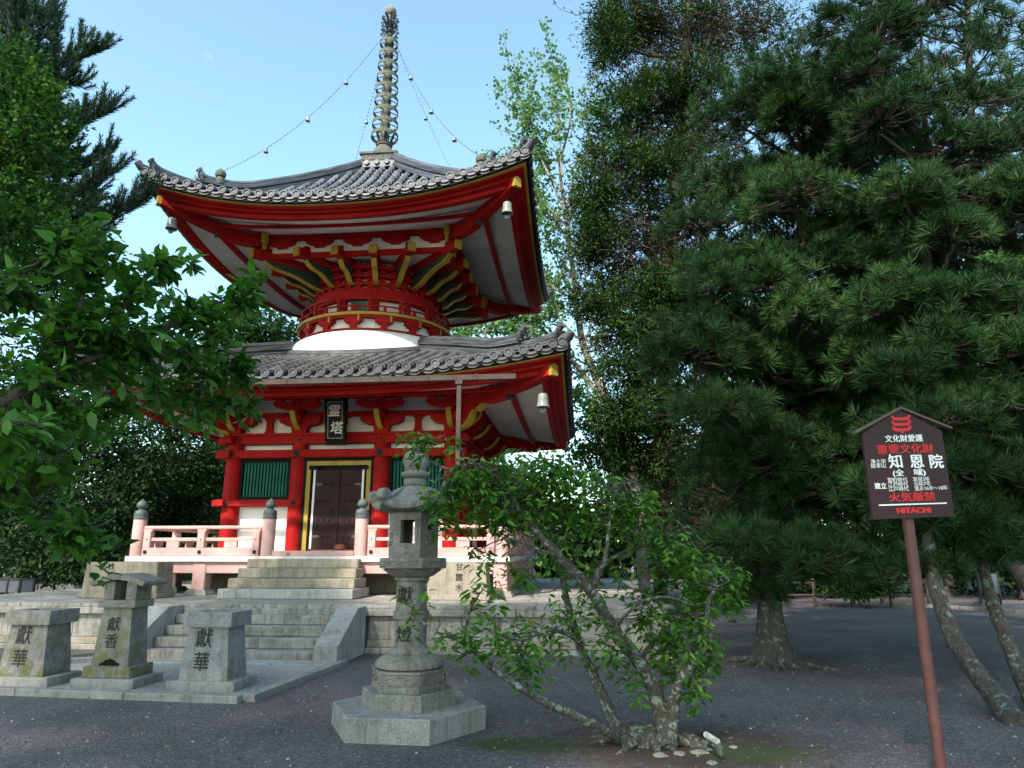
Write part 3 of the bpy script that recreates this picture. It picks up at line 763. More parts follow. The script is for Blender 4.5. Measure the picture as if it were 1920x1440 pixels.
for k in range(4):
    mb = MB(); mb.M = rotz(k); sq(mb, k, 2.34, 2.5, 9.47, 9.66, .18); mb.build('purlin', M['red'], upper)
    mb = MB(); mb.M = rotz(k); sq(mb, k, 2.30, 2.42, 9.0, 9.13, .0); mb.build('tie_beam', M['red'], upper)
    mb = MB(); mb.M = rotz(k); mb.box(-2.36, 2.36, -2.37, -2.33, 9.1, 9.62); mb.build('upper_wall', M['white'], upper)
    for x in (-2.0, -1.0, 0, 1.0, 2.0):
        mb = MB(); mb.M = rotz(k)
        w_ = .30
        mb.prism([(x - w_ - .06, 9.47), (x + w_ + .06, 9.47), (x + w_ + .06, 9.40), (x + w_ - .02, 9.34), (x + .14, 9.31), (x + .12, 9.26), (x - .12, 9.26), (x - .14, 9.31), (x - w_ + .02, 9.34), (x - w_ - .06, 9.40)], -2.52, -2.37)
        for u in (-.26, 0, .26): mb.box(x + u - .05, x + u + .05, -2.54, -2.5, 9.42, 9.47)
        mb.build('upper_bracket', M['red'], upper)
    for sg in (-1, 1): mb = MB(); mb.M = rotz(k); mb.box(sg * 2.3, sg * 2.44, -2.72, -2.55, 9.33, 9.62, .02); mb.box(sg * 2.33, sg * 2.41, -2.68, -2.56, 9.17, 9.33, .02); mb.build('gilt_corner_block', M['gold'], upper)
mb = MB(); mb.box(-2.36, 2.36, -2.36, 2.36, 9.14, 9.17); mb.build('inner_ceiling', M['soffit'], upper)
# ---- spire
SX = -.17
mb = MB(); mb.M = Matrix.Translation((SX, 0, 0))
mb.box(-.62, .62, -.62, .62, 12.6, 12.80, .01)
for u in (-.3, 0, .3):
    for k in range(4):
        M0 = mb.M; mb.M = M0 @ rotz(k) @ Matrix.Translation((u, -.66, 12.74)) @ Matrix.Rotation(R(90), 4, 'X'); mb.lathe([(.08, -.2), (.08, 0), (.07, .01), (.002, .01)], 10); mb.M = M0
o = mb.build('spire_foot_tiles', M['tile'], pag); set_rnd(o, 40)
mb = MB(); mb.M = Matrix.Translation((SX, 0, 0))
mb.box(-.52, .52, -.52, .52, 12.80, 13.10, .01); mb.box(-.57, .57, -.57, .57, 13.08, 13.16, .01); mb.box(-.56, .56, -.56, .56, 12.79, 12.85, .01)
M['bronze'] = stone('weathered_bronze', (.15, .155, .115), (.07, .078, .06), scale=5, speck=.3)
spire = mb.build('spire', M['bronze'], pag)
mb = MB(); mb.M = Matrix.Translation((SX, 0, 0))
for k in range(4):
    M0 = mb.M; mb.M = M0 @ rotz(k)
    for sg in (-1, 1): mb.box(sg * .26 - .2, sg * .26 + .2, -.535, -.519, 12.90, 12.915); mb.box(sg * .26 - .2, sg * .26 + .2, -.535, -.519, 13.035, 13.05)
    for q in range(9): mb.box(-.46 + .115 * q - .012, -.46 + .115 * q + .012, -.535, -.519, 12.915, 13.035)
    mb.M = M0
mb.build('carved_panel', M['patina'], spire)
mb = MB(); mb.M = Matrix.Translation((SX, 0, 0)); mb.lathe([(.36, 13.16), (.35, 13.3), (.3, 13.48), (.22, 13.58), (.2, 13.62), (.24, 13.64), (.24, 13.68), (.26, 13.70), (.2, 13.75), (.14, 13.8), (.13, 14.1), (.12, 15.5), (.10, 17.1), (.09, 17.6), (.07, 18.3)], 20); mb.build('spire_shaft', M['bronze'], spire)
def petal(mb, a, r0, z0, r1, z1, wd, th=.012):
    M0 = mb.M; mb.M = M0 @ Matrix.Rotation(a, 4, 'Z')
    pts = []
    for i in range(7):
        t_ = i / 6; r = r0 + (r1 - r0) * t_ ** 1.2; z = z0 + (z1 - z0) * t_; w_ = wd * math.sin(math.pi * (.18 + .72 * t_))
        pts.append((r, w_, z))
    pts.append((r1 + .03, 0.006, z1 + .0))
    n = len(pts); vs = [(r, -w_, z) for r, w_, z in pts] + [(r, w_, z) for r, w_, z in pts] + [(r + th, -w_, z) for r, w_, z in pts] + [(r + th, w_, z) for r, w_, z in pts]
    fs = []
    for i in range(n - 1):
        fs += [(i, i + 1, n + i + 1, n + i), (2 * n + i, 3 * n + i, 3 * n + i + 1, 2 * n + i + 1), (i, 2 * n + i, 2 * n + i + 1, i + 1), (n + i, n + i + 1, 3 * n + i + 1, 3 * n + i)]
    mb.add(vs, fs); mb.M = M0
mb = MB(); mb.M = Matrix.Translation((SX, 0, 0))
for i in range(8): petal(mb, 2 * math.pi * (i + .5) / 8, .22, 13.66, .38, 14.0, .05)
mb.build('lotus_petals', M['iron'], spire)
for i in range(9):
    t_ = i / 8; z = 13.98 + (17.30 - 13.98) * t_; r = .40 - .125 * t_
    mb = MB(); mb.M = Matrix.Translation((SX, 0, 0))
    mb.lathe([(r, z - .058), (r + .012, z - .058), (r + .012, z + .058), (r, z + .058), (r, z - .058)], 28, caps=False)
    mb.lathe([(.13, z - .1), (.155, z - .04), (.155, z + .04), (.13, z + .1)], 14)
    for q in range(6):
        a = 2 * math.pi * (q + .25) / 6; mb.tube([(.14 * math.cos(a), .14 * math.sin(a), z + .04), (r * math.cos(a), r * math.sin(a), z - .05)], .016, 5)
    mb.build('spire_ring', M['bronze'], spire)
mb = MB(); mb.M = Matrix.Translation((SX, 0, 0))
for j, (z, rr) in enumerate(((17.50, .30), (17.72, .26), (17.92, .29), (18.08, .25))):
    for i in range(8):
        a = 2 * math.pi * (i + .5 * (j % 2)) / 8; d = (math.cos(a), math.sin(a))
        P_ = [(.07, 0), (.14, .02), (rr * .75, .12), (rr, .19), (rr - .03, .23), (rr - .08, .2), (rr * .72, .13)]
        mb.tube([(u * d[0], u * d[1], z + h) for u, h in P_], [.02, .022, .02, .024, .02, .018, .01], 5)
    mb.lathe([(.11, z - .05), (.135, z), (.11, z + .05)], 12)
mb.build('flame_ornament', M['iron'], spire)
mb = MB(); mb.M = Matrix.Translation((SX, 0, 18.5)); mb.lathe([(.06, -.26), (.1, -.2), (.1, -.17)] + [(.19 * math.sin(R(a)), -.19 * math.cos(R(a))) for a in range(25, 170, 12)] + [(.03, .2), (.015, .28), (.003, .34)], 20); mb.build('jewel', M['lantern'], spire)
# ball ornaments on the hips (chains hook on to them)
for k in range(4):
    r = 3.36; p = rotz(k) @ Vector((r + UR.sx(r), -r, UR.H(r, r) + .40))
    mb = MB(); mb.lathe([(.14, -.1), (.15, .02), (.1, .06), (.08, .1), (.12, .12), (.14, .19), (.12, .26), (.06, .31), (.01, .36)], 14); mb.build('jewel_ornament', M['bronze'], upper, loc=p)
# ---- bells
def bell_parts(par, s=1.0):
    b = MB(); pr = [(.01, -.02), (.085, -.03), (.1, -.06), (.105, -.14), (.12, -.26), (.135, -.3), (.125, -.3), (.11, -.26), (.09, -.1)]
    b.lathe([(r * s, z * s) for r, z in pr], 16, caps=False)
    for i in range(4):
        a = math.pi / 4 + i * math.pi / 2; b.box(.0, .0, 0, 0, 0, 0) if False else None
    o = b.build('bell_body', M['bell'], par)
    h = MB(); h.tube([(0, 0, .12 * s), (0, 0, 0), (0, 0, -.02 * s)], .008 * s, 5); h.tube([(0, .02 * s, .1 * s), (0, -.02 * s, .1 * s)], .012 * s, 5); h.tube([(0, 0, -.03 * s), (0, 0, -.36 * s)], .006 * s, 5); h.build('hanger', M['iron'], par)
    c = MB(); c.prism([(-.075 * s, -.36 * s), (-.03 * s, -.42 * s), (0, -.40 * s), (.03 * s, -.42 * s), (.075 * s, -.36 * s), (.04 * s, -.33 * s), (0, -.35 * s), (-.04 * s, -.33 * s)], -.006 * s, .006 * s); c.build('clapper_plate', M['bell'], par)
bl_ = ['pale bronze bell hanging under the front left corner of the upper roof', 'pale bronze bell hanging under the front right corner of the upper roof',
       'pale bronze bell hanging under the front right corner of the lower roof', 'pale bronze bell hanging under the leafy left corner of the lower roof']
proto = thing('wind_bell', bl_[0], 'bell', (-4.03, -4.03, 9.42), group='wind bells under the roof corners'); bell_parts(proto)
for (p, l) in (((4.03, -4.03, 9.42), bl_[1]), ((4.84, -4.84, 4.74), bl_[2]), ((-4.84, -4.84, 4.74), bl_[3])):
    c = copy_tree(proto); c.location = p; c['label'] = l
# ---- chains with small bells from spire to hips
def chain(k, lab, n=3):
    p1 = rotz(k) @ Vector((3.36 + UR.sx(3.36), -3.36, UR.H(3.36, 3.36) + .66)); p0 = Vector((SX, 0, 17.35)) + (p1 - Vector((0, 0, p1.z))).normalized() * .28
    root = thing('spire_chain', lab, 'chain', tuple(p0), group='bell chains from spire to roof')
    def pt(t_): q = p0.lerp(p1, t_); q.z -= 4 * .62 * t_ * (1 - t_); return q - p0
    N_ = 74; mb = MB()
    for i in range(N_):
        a, b = pt(i / N_), pt((i + .62) / N_); mb.tube([a, (a + b) / 2, b], [.006, .012, .006], 4)
    mb.build('chain_links', M['iron'], root, None)
    for t_ in [(i + 1) / (n + 1) * 1.0 for i in range(n)]:
        q = pt(t_); b = MB(); b.M = Matrix.Translation(q) @ Matrix.Scale(.52, 4)
        b.lathe([(.012, 0), (.02, -.03), (.085, -.05), (.1, -.14), (.125, -.24), (.1, -.24), (.08, -.1)], 10, caps=False); b.lathe([(.002, -.2), (.05, -.24), (.04, -.3), (.002, -.32)], 8); b.tube([(0, 0, .03), (0, 0, -.2)], .01, 4)
        b.build('small_bell', M['bell'], root)
chain(0, 'bell chain sagging from the spire to the front right corner of the upper roof')
chain(1, 'bell chain from the spire to the far right corner of the upper roof')
chain(2, 'bell chain from the spire to the far left corner of the upper roof')
chain(3, 'bell chain sagging from the spire to the front left corner of the upper roof')
# ================================================================== GROUND AND TERRACE
def gravel(name, c0, c1, c2, scale, patches=False, light=False):
    m, t, b, o = node_mat(name)
    vec = NN(t, 'ShaderNodeTexCoord').outputs['Object']
    v = NN(t, 'ShaderNodeTexVoronoi', i_Scale=scale); t.links.new(vec, v.inputs['Vector'])
    v2 = NN(t, 'ShaderNodeTexVoronoi', i_Scale=scale * 2.3); t.links.new(vec, v2.inputs['Vector'])
    sep = NN(t, 'ShaderNodeSeparateColor'); t.links.new(v.outputs['Color'], sep.inputs[0])
    sep2 = NN(t, 'ShaderNodeSeparateColor'); t.links.new(v2.outputs['Color'], sep2.inputs[0])
    c = ramp(t, sep.outputs[0], [(.0, c0), (.5, c1), (.8, c1), (1, c2)])
    c = mix(t, .3, c, ramp(t, sep2.outputs[0], [(0, c0), (.6, c1), (1, c2)]))
    n = noise(t, .55, 5, .6, vec); c = mix(t, 1.0, c, ramp(t, n, [(.35, (.72, .72, .72)), (.65, (1.15, 1.14, 1.12))]), 'MULTIPLY')
    if patches:
        n3 = noise(t, 2.2, 5, .7, vec, .5); c = mix(t, ramp(t, n3, [(.64, (0, 0, 0)), (.72, (.6, .6, .6))]), c, (.16, .085, .055))
        def disc(cx, cy, rx, ry, nz, lo, hi):
            mp_ = NN(t, 'ShaderNodeMapping', vector_type='POINT'); mp_.inputs['Location'].default_value = (-cx / rx, -cy / ry, 0); mp_.inputs['Scale'].default_value = (1 / rx, 1 / ry, 0)
            t.links.new(vec, mp_.inputs[0]); ln = NN(t, 'ShaderNodeVectorMath', operation='LENGTH'); t.links.new(mp_.outputs[0], ln.inputs[0])
            ad = NN(t, 'ShaderNodeMath', operation='MULTIPLY_ADD', i_1=1.7, i_2=-.85); t.links.new(nz, ad.inputs[0])
            a2 = NN(t, 'ShaderNodeMath', operation='ADD'); t.links.new(ln.outputs['Value'], a2.inputs[0]); t.links.new(ad.outputs[0], a2.inputs[1])
            return ramp(t, a2.outputs[0], [(lo, (1, 1, 1)), (hi, (0, 0, 0))])
        nz = noise(t, 7.0, 7, .8, vec)
        c = mix(t, disc(6.35, -11.75, 1.45, .95, nz, .6, 1.0), c, (.075, .048, .034))
        c = mix(t, disc(5.0, -11.9, .7, .35, nz, .5, .9), c, (.045, .07, .02))
        c = mix(t, disc(6.9, -11.95, .75, .45, nz, .45, .8), c, (.05, .07, .02))
    t.links.new(c, b.inputs[0]); b.inputs['Roughness'].default_value = .9
    h = mix(t, .5, v.outputs['Distance'], v2.outputs['Distance'])
    bump(t, b, h, 1.0, .018); return m
M['gravel'] = gravel('dark_gravel', (.042, .035, .035), (.118, .101, .101), (.30, .28, .26), 58, True)
M['gravel2'] = gravel('pale_gravel', (.20, .19, .175), (.38, .365, .34), (.60, .58, .54), 50)
mb = MB(); mb.add([(-300, -60, 0), (300, -60, 0), (300, 400, 0), (-300, 400, 0)], [(0, 1, 2, 3)])
tag(mb.build('ground', M['gravel'], None, None), kind='structure')
mb = MB(); mb.add([(-1.75, -7.7, .012), (1.85, -7.7, .012), (1.8, -10.42, .012), (-2.9, -10.15, .012), (-2.9, -8.3, .012)], [(0, 1, 2, 3, 4)])
tag(mb.build('gravel_bed', M['gravel2'], None, None), kind='structure')
rnd = random.Random(5)
kerb = thing('kerb', 'low granite kerb edging the pale gravel bed around the offering stones', 'kerb', (1.8, -10.4, 0))
def kerb_run(a, b_, L=1.35):
    a = Vector(a); b_ = Vector(b_); d = b_ - a; n = max(1, round(d.length / L))
    for i in range(n):
        p = a + d * (i / n); q = a + d * ((i + 1) / n); l = (q - p).length
        mb = MB(); mb.M = Matrix.Translation((p.x - 1.8, p.y + 10.4, 0)) @ Matrix.Rotation(math.atan2(d.y, d.x), 4, 'Z')
        mb.box(.003, l - .003, -.065, .065, -.05, .075 + rnd.uniform(-.004, .004), .008); mb.build('kerbstone', M['stone'], kerb)
kerb_run((-5.2, -10.02, 0), (1.75, -10.47, 0)); kerb_run((1.83, -10.42, 0), (1.98, -7.72, 0)); kerb_run((-2.75, -8.35, 0), (-1.75, -7.75, 0))
ter = thing('stone_terrace', 'raised granite terrace with paved top, panelled side and broad front steps', 'terrace', (0, 0, 0))
T0, T1, TY = -6.75, 6.75, -6.4
core = MB(); core.box(T0 + .1, T1 - .1, TY + .1, 6.7, 0, .72); core.build('core', M['stone'], ter)
sp2 = []
pv = MB(); y = TY - .08; r_ = 0
while y < 6.7:
    dy = .62; x = T0 - .06 - (.5 if r_ % 2 else 0)
    while x < T1 + .06:
        dx = 1.15 + rnd.uniform(-.1, .1); a = max(x, T0 - .06) + .004; b_ = min(x + dx, T1 + .06) - .004
        if b_ - a > .1: pv.box(a, b_, y + .004 + (.0), min(y + dy, 6.8) - .004, .70, .76 - rnd.uniform(0, .003), .005)
        x += dx
    y += dy; r_ += 1
pv.build('paving', M['stonew'], ter)
def course(name, mat, y0, y1, z0, z1, L, k_list=(0, 1, 3), b=.008, gap=.004, skip=None):
    for k in k_list:
        off = -TY if k == 0 else -T0
        for (xa, xb) in (((T0, -1.66), (1.94, T1)) if skip and k == 0 else ((T0, T1),)):
            mb = MB(); mb.M = rotz(k); x = xa
            while x < xb - .01:
                l = L * rnd.uniform(.8, 1.2); x2 = min(x + l, xb)
                if xb - x2 < .3: x2 = xb
                mb.box(x + gap, x2 - gap, -(off + y0), -(off + y1) + .0, z0, z1 - rnd.uniform(0, .003), b)
                x = x2
            mb.build(name, mat, ter)
course('coping', M['stonew'], .10, -.25, .585, .699, 1.5)
course('wall_panel', M['stonew'], .0, -.1, .2, .584, .85, skip=1)
course('base_course', M['stonet'], .05, -.1, .09, .199, 1.6, skip=1)
course('plinth_course', M['stonew'], .16, -.1, .0, .089, 1.7, skip=1)
for i, (z, y) in enumerate(((.15, -7.58), (.302, -7.30), (.454, -7.02), (.606, -6.74))):
    x = -1.28; n = 0; mb = MB()
    cuts = sorted([-1.28, 1.56] + [(-.35, .45, -.1, .62)[i], ])
    for a, b_ in zip(cuts, cuts[1:]): mb.box(a + .003, b_ - .003, y, y + .45, z - .148, z, .012)
    mb.build('step', M['stonew'], ter)
mb = MB(); mb.box(-1.29, 1.57, -6.515, -6.3, .6, .7, .01); mb.build('step', M['stonew'], ter)
mb = MB(); mb.box(-1.5, 1.78, -7.95, -7.585, -.03, .035, .01); mb.build('foot_slab', M['stonel'], ter)
for (a, b_) in ((1.575, 1.93), (-1.65, -1.295)):
    mb = MB(); mb.prism([(-7.88, 0), (-7.88, .27), (-7.80, .29), (-6.95, .745), (-6.52, .75), (-6.52, 0)], a, b_, 'x'); mb.build('stair_cheek', M['stonel'], ter)
# steps from the terrace up to the veranda
st = thing('stone_steps', 'four pale stone steps rising from the terrace to the pagoda door', 'steps', (-.1, -5, .76))
for i in range(4):
    mb = MB(); x0, x1 = ((-1.32, 1.33), (-1.27, 1.26), (-1.22, 1.2), (-1.18, 1.14))[i]
    mb.box(x0 - .02, x1 + .0, -.12 + .28 * i, .92, .001 + .185 * i, .182 + .185 * i, .01); mb.build('step', M['stonel'] if i == 0 else M['stonet'], st)
# ------------------------------------------------------------------ carved and painted writing
def text(s, size, mat, parent, loc, name='lettering', rot=None, ext=.002, bold=0.0, ax='CENTER', sx=1.0, res=3, spacing=1.0, shear=0.0, wid=None):
    cu = bpy.data.curves.new(name, 'FONT'); cu.body = s; cu.size = size; cu.extrude = ext; cu.resolution_u = res
    cu.align_x = ax; cu.align_y = 'CENTER'; cu.space_character = spacing; cu.shear = shear
    o = bpy.data.objects.new(name + '_curve', cu); SC.collection.objects.link(o)
    bpy.context.view_layer.update()
    me = bpy.data.meshes.new_from_object(o.evaluated_get(bpy.context.evaluated_depsgraph_get())); bpy.data.objects.remove(o); bpy.data.curves.remove(cu)
    if bold:                                                        # heavier strokes: the same outlines laid side by side
        co = [v.co.copy() for v in me.vertices]; fs = [tuple(p.vertices) for p in me.polygons]; V_ = []; F_ = []; n_ = len(co)
        for i, (dx, dy) in enumerate(((0, 0), (1, 0), (-1, 0), (0, .6), (0, -.6))):
            V_ += [(c.x + dx * bold, c.y + dy * bold, c.z - .0002 * i) for c in co]; F_ += [tuple(q + i * n_ for q in f) for f in fs]
        me = bpy.data.meshes.new(name); me.from_pydata(V_, [], F_)
    me.name = name; me.materials.clear(); me.materials.append(mat)
    q = mesh_obj(name, me, parent)
    if wid:
        xs = [v.co.x for v in me.vertices]; sx = wid / (max(xs) - min(xs))
    q.matrix_local = Matrix.Translation(loc) @ (rot if rot is not None else Matrix.Rotation(R(90), 4, 'X')) @ Matrix.Diagonal((sx, 1, 1, 1))
    return q
# plaque over the door
pq = thing('plaque', 'dark wooden plaque with two silver characters hung over the pagoda door', 'plaque', (.02, -3.22, 4.03))
tilt = Matrix.Rotation(R(9), 4, 'X')
mb = MB(); mb.M = tilt; mb.box(-.21, .21, 0, .05, .08, .98, .01)
pb = mb.build('board', M['plaque'], pq)
mb = MB(); mb.M = tilt
wav = [(-.3, 1.08), (-.24, 1.02), (-.2, 1.05), (0, 1.02), (.2, 1.05), (.24, 1.02), (.3, 1.08), (.27, .95), (.29, .8), (.25, .7), (.27, .5), (.24, .3), (.26, .15), (.22, .0), (.28, -.04), (-.28, -.04), (-.22, .0), (-.26, .15), (-.24, .3), (-.27, .5), (-.25, .7), (-.29, .8), (-.27, .95)]
mb.prism(wav, .051, .09); mb.box(-.23, -.2, -.02, .05, .05, 1.0); mb.box(.2, .23, -.02, .05, .05, 1.0); mb.box(-.2, .2, -.02, .05, .97, 1.0); mb.box(-.2, .2, -.02, .05, .05, .08)
mb.build('carved_frame', M['plaque'], pq)
mb = MB(); mb.M = tilt
for (a, b_, c_, d_) in ((-.17, .17, .935, .943), (-.17, .17, .115, .123), (-.17, -.163, .123, .935), (.163, .17, .123, .935)): mb.box(a, b_, -.006, -.001, c_, d_)
M['silver'] = paint('silver_lettering', (.62, .62, .62), .45)
mb.build('silver_line', M['silver'], pq)
text('霊', .30, M['silver'], pq, (-.02, 0, .72), rot=tilt @ Matrix.Rotation(R(90), 4, 'X'), bold=.006, shear=.1)
text('塔', .30, M['silver'], pq, (.03, 0, .33), rot=tilt @ Matrix.Rotation(R(90), 4, 'X'), bold=.006, shear=.1)
for q in pq.children:
    if q.name.startswith('lettering'):
        z = q.location.z; q.location.y = -.008 - math.tan(R(9)) * z * 1.0
mb = MB(); mb.lathe([(.02, 0), (.1, .01), (.12, .05), (.1, .11), (.05, .14), (.01, .14)], 14, rib=lambda a, j: 1 + .18 * math.cos(2 * a) + .06 * math.cos(7 * a + j)); mb.prism([(-.06, .03), (.06, .03), (.08, .07), (0, .1), (-.08, .07)], -.12, -.1)
tag(mb.build('carved_ornament', M['redstone'], None, 40, (.2, -3.0, 1.665)), 'small red brown carved lump sitting on the sill before the pagoda door', 'ornament')
# inscribed tablets
def tablet(x0, x1, y, lab, chars, tx, cat='stone tablet'):
    W = x1 - x0; t = thing('stone_tablet', lab, cat, ((x0 + x1) / 2, y, .76), 0, 'inscribed stone tablets')
    mb = MB(); mb.prism([(-W / 2, .09), (W / 2, .09), (W / 2 - .04, .68), (-W / 2 + .04, .68)], 0, .55)
    mb.build('block', M['stonet'], t)
    mb = MB(); mb.box(-W / 2 - .05, W / 2 + .05, -.06, .6, .002, .089, .01); mb.build('base', M['stonet'], t)
    for i, c in enumerate(chars): text(c, .145, M['carve'], t, (tx, -.003, .585 - .185 * i), bold=.003, ext=.001)
    return t
tablet(-4.2, -2.66, -5.15, 'tan stone tablet behind the roofed incense stand, left of the veranda steps', '妙華', -.27 + .05)
tablet(2.62, 3.78, -5.1, 'tan stone tablet behind the tall lantern, right of the veranda steps', '甘露水', .05)
# offering stones
def flower_stand(x, y, lab, mat):
    t = thing('flower_stand', lab, 'offering stone', (x, y, 0), R(-1), 'offering stones on the pale gravel bed')
    mb = MB(); mb.box(-.43, .43, -.3, .3, 0, .12, .008); mb.build('base', M['stone'], t)
    mb = MB(); b0, b1, z0, z1 = (.31, .24), (.25, .2), .121, .73
    vs = [(sx * b0[0], sy * b0[1], z0) for sx, sy in ((-1, -1), (1, -1), (1, 1), (-1, 1))] + [(sx * b1[0], sy * b1[1], z1) for sx, sy in ((-1, -1), (1, -1), (1, 1), (-1, 1))]
    mb.add(vs, [(3, 2, 1, 0), (4, 5, 6, 7), (0, 1, 5, 4), (1, 2, 6, 5), (2, 3, 7, 6), (3, 0, 4, 7)]); mb.build('body', mat, t, 20)
    mb = MB()
    for (a, b_, c_, d_) in ((-.31, .31, -.255, -.12), (-.31, .31, .12, .255), (-.31, -.18, -.12, .12), (.18, .31, -.12, .12)): mb.box(a, b_, c_, d_, .732, .90, .0)
    mb.box(-.18, .18, -.12, .12, .732, .84); mb.build('cap', mat, t, 20)
    sl_ = math.atan2(.04, .61)
    for i, c in enumerate('獻華'):
        z = .585 - .27 * i; yy = -(.24 - .04 * (z - .121) / .609) - .003
        text(c, .235 if i == 0 else .23, M['carve'], t, (-.045, yy, z), rot=Matrix.Rotation(R(90) - sl_, 4, 'X'), bold=.004, ext=.001, sx=.92)
    return t
flower_stand(-1.42, -9.6, 'mossy square offering stone carved with flower characters at the photo edge', M['mossy'])
flower_stand(.99, -9.66, 'grey square offering stone with two characters, right of the roofed incense stand', stone('grey_granite_stand', (.38, .375, .37), (.24, .235, .235), (.13, .13, .05), .52, scale=2.2, mossz=(.3, .7)))
t = thing('incense_stand', 'lichened stone incense stand with small curved stone roof between two square offering stones', 'incense stand', (-.28, -9.62, 0), R(-1), 'offering stones on the pale gravel bed')
mb = MB(); mb.box(-.41, .41, -.3, .32, 0, .12, .008); mb.build('base', M['stone'], t)
mb = MB(); mb.box(-.31, .31, -.24, .24, .121, .25, .008); mb.build('plinth', M['mossy2'], t)
mb = MB(); z0, z1 = .251, .94; b0, b1 = (.245, .19), (.19, .16)
vs = [(sx * b0[0], sy * b0[1], z0) for sx, sy in ((-1, -1), (1, -1), (1, 1), (-1, 1))] + [(sx * b1[0], sy * b1[1], z1) for sx, sy in ((-1, -1), (1, -1), (1, 1), (-1, 1))]
mb.add(vs, [(3, 2, 1, 0), (4, 5, 6, 7), (0, 1, 5, 4), (1, 2, 6, 5), (2, 3, 7, 6), (3, 0, 4, 7)]); mb.build('body', M['mossy2'], t, 20)
mb = MB(); mb.prism([(-.13, .262), (.13, .262), (.13, .285), (.08, .30), (.06, .325), (.02, .33), (0, .345), (-.02, .33), (-.06, .325), (-.08, .30), (-.13, .285)], -.20, -.188); mb.build('vent', M['black'], t)
mb = MB(); mb.box(-.25, .25, -.2, .2, .941, 1.03, .006); mb.build('shelf', M['mossy2'], t)
for (a, b_) in ((-.22, -.08), (.08, .22)):
    mb = MB(); mb.box(a, b_, -.16, .16, 1.031, 1.26, .006); mb.build('side_wall', M['lantern'], t)
mb = MB(); top = []; bot = []
for i in range(17):
    u = -1 + i / 8; z = 1.355 - .10 * abs(u) ** 1.6 + .02 * max(0, abs(u) - .8) * 5 * 0; top.append((u * .34, z)); bot.append((u * .34, z - .055 - .02 * (1 - abs(u))))
mb.prism(top + bot[::-1], -.24, .24)
for sg in (-1, 1): mb.tube([(sg * .335, -.245, 1.245), (sg * .335, .245, 1.245)], .033, 10)
mb.build('curved_roof', M['lantern'], t)
for i, c in enumerate('獻香'):
    z = .73 - .2 * i; text(c, .18, M['carve'], t, (-.02, -(.19 - .03 * (z - .25) / .69) - .003, z), rot=Matrix.Rotation(R(90) - math.atan2(.03, .69), 4, 'X'), bold=.003, ext=.001)
# ------------------------------------------------------------------ stone lantern
lan = thing('stone_lantern', 'tall weathered hexagonal stone lantern on a broad stepped base beside the shrub', 'stone lantern', (3.85, -11.35, 0), R(-2))
LM = M['lantern']
def lp(name, prof, n=6, rot=0.0, sharp=30, mat=None, **k):
    mb = MB(); mb.lathe(prof, n, rot, **k); return mb.build(name, mat or LM, lan, sharp)
lp('base_slab', [(.755, 0), (.755, .195), (.745, .205)], mat=M['stone'])
lp('hexagonal_plinth', [(.46, .206), (.46, .335), (.45, .345)])
d_ = lp('carved_plinth', [(.37, .346), (.375, .36), (.375, .39), (.36, .40), (.36, .50), (.375, .51), (.375, .53)])
mb = MB()
for k in range(6):
    mb.M = Matrix.Rotation(R(60) * k, 4, 'Z'); h = .312
    for sg in (-1, 1):
        mb.tube([(sg * .09 + .055 * math.cos(a * math.pi / 6), -h - .004, .45 + .028 * math.sin(a * math.pi / 6)) for a in range(-3, 10)], .008, 5)
    mb.tube([(-.165, -h - .002, .412), (.165, -h - .002, .412), (.165, -h - .002, .488), (-.165, -h - .002, .488), (-.165, -h - .002, .412)], .006, 4)
mb.build('scroll_carving', LM, lan)
mb = MB(); n = 96; vs = []; prof = [(.30, .531), (.325, .55), (.325, .575), (.30, .61), (.25, .64), (.2, .66)]
mb.lathe(prof, n, rib=lambda a, j: 1 + .035 * abs(math.sin(12 * a)) * (1 if j < 5 else 0)); mb.build('lotus_base', LM, lan, 50)
lp('shaft', [(.205, .655), (.205, .675), (.19, .70), (.165, .72), (.16, .74), (.158, .97), (.176, .985), (.18, 1.02), (.176, 1.05), (.156, 1.062), (.152, 1.09), (.15, 1.33), (.17, 1.345), (.17, 1.37)], 32)
mb = MB(); mb.lathe([(.17, 1.371), (.21, 1.39), (.25, 1.42), (.285, 1.445), (.27, 1.455)], 80, rib=lambda a, j: 1 + .03 * abs(math.sin(8 * a)) * (1 if j else 0)); mb.build('lotus_cup', LM, lan, 50)
lp('platform', [(.33, 1.456), (.345, 1.465), (.345, 1.545), (.335, 1.56)])
mb = MB()
for k in range(6):
    mb.M = Matrix.Rotation(R(60) * k, 4, 'Z'); h = .2990
    for sg in (-1, 1): mb.tube([(sg * .155, -h, 1.478), (sg * .01, -h, 1.478), (sg * .01, -h, 1.53), (sg * .155, -h, 1.53), (sg * .155, -h, 1.478)], .005, 4)
    for sg in (-1, 1): mb.tube([(sg * .08 + .05 * math.cos(a * .6), -h, 1.504 + .012 * math.sin(a * 1.5)) for a in range(8)], .005, 4)
mb.build('panel_carving', LM, lan)
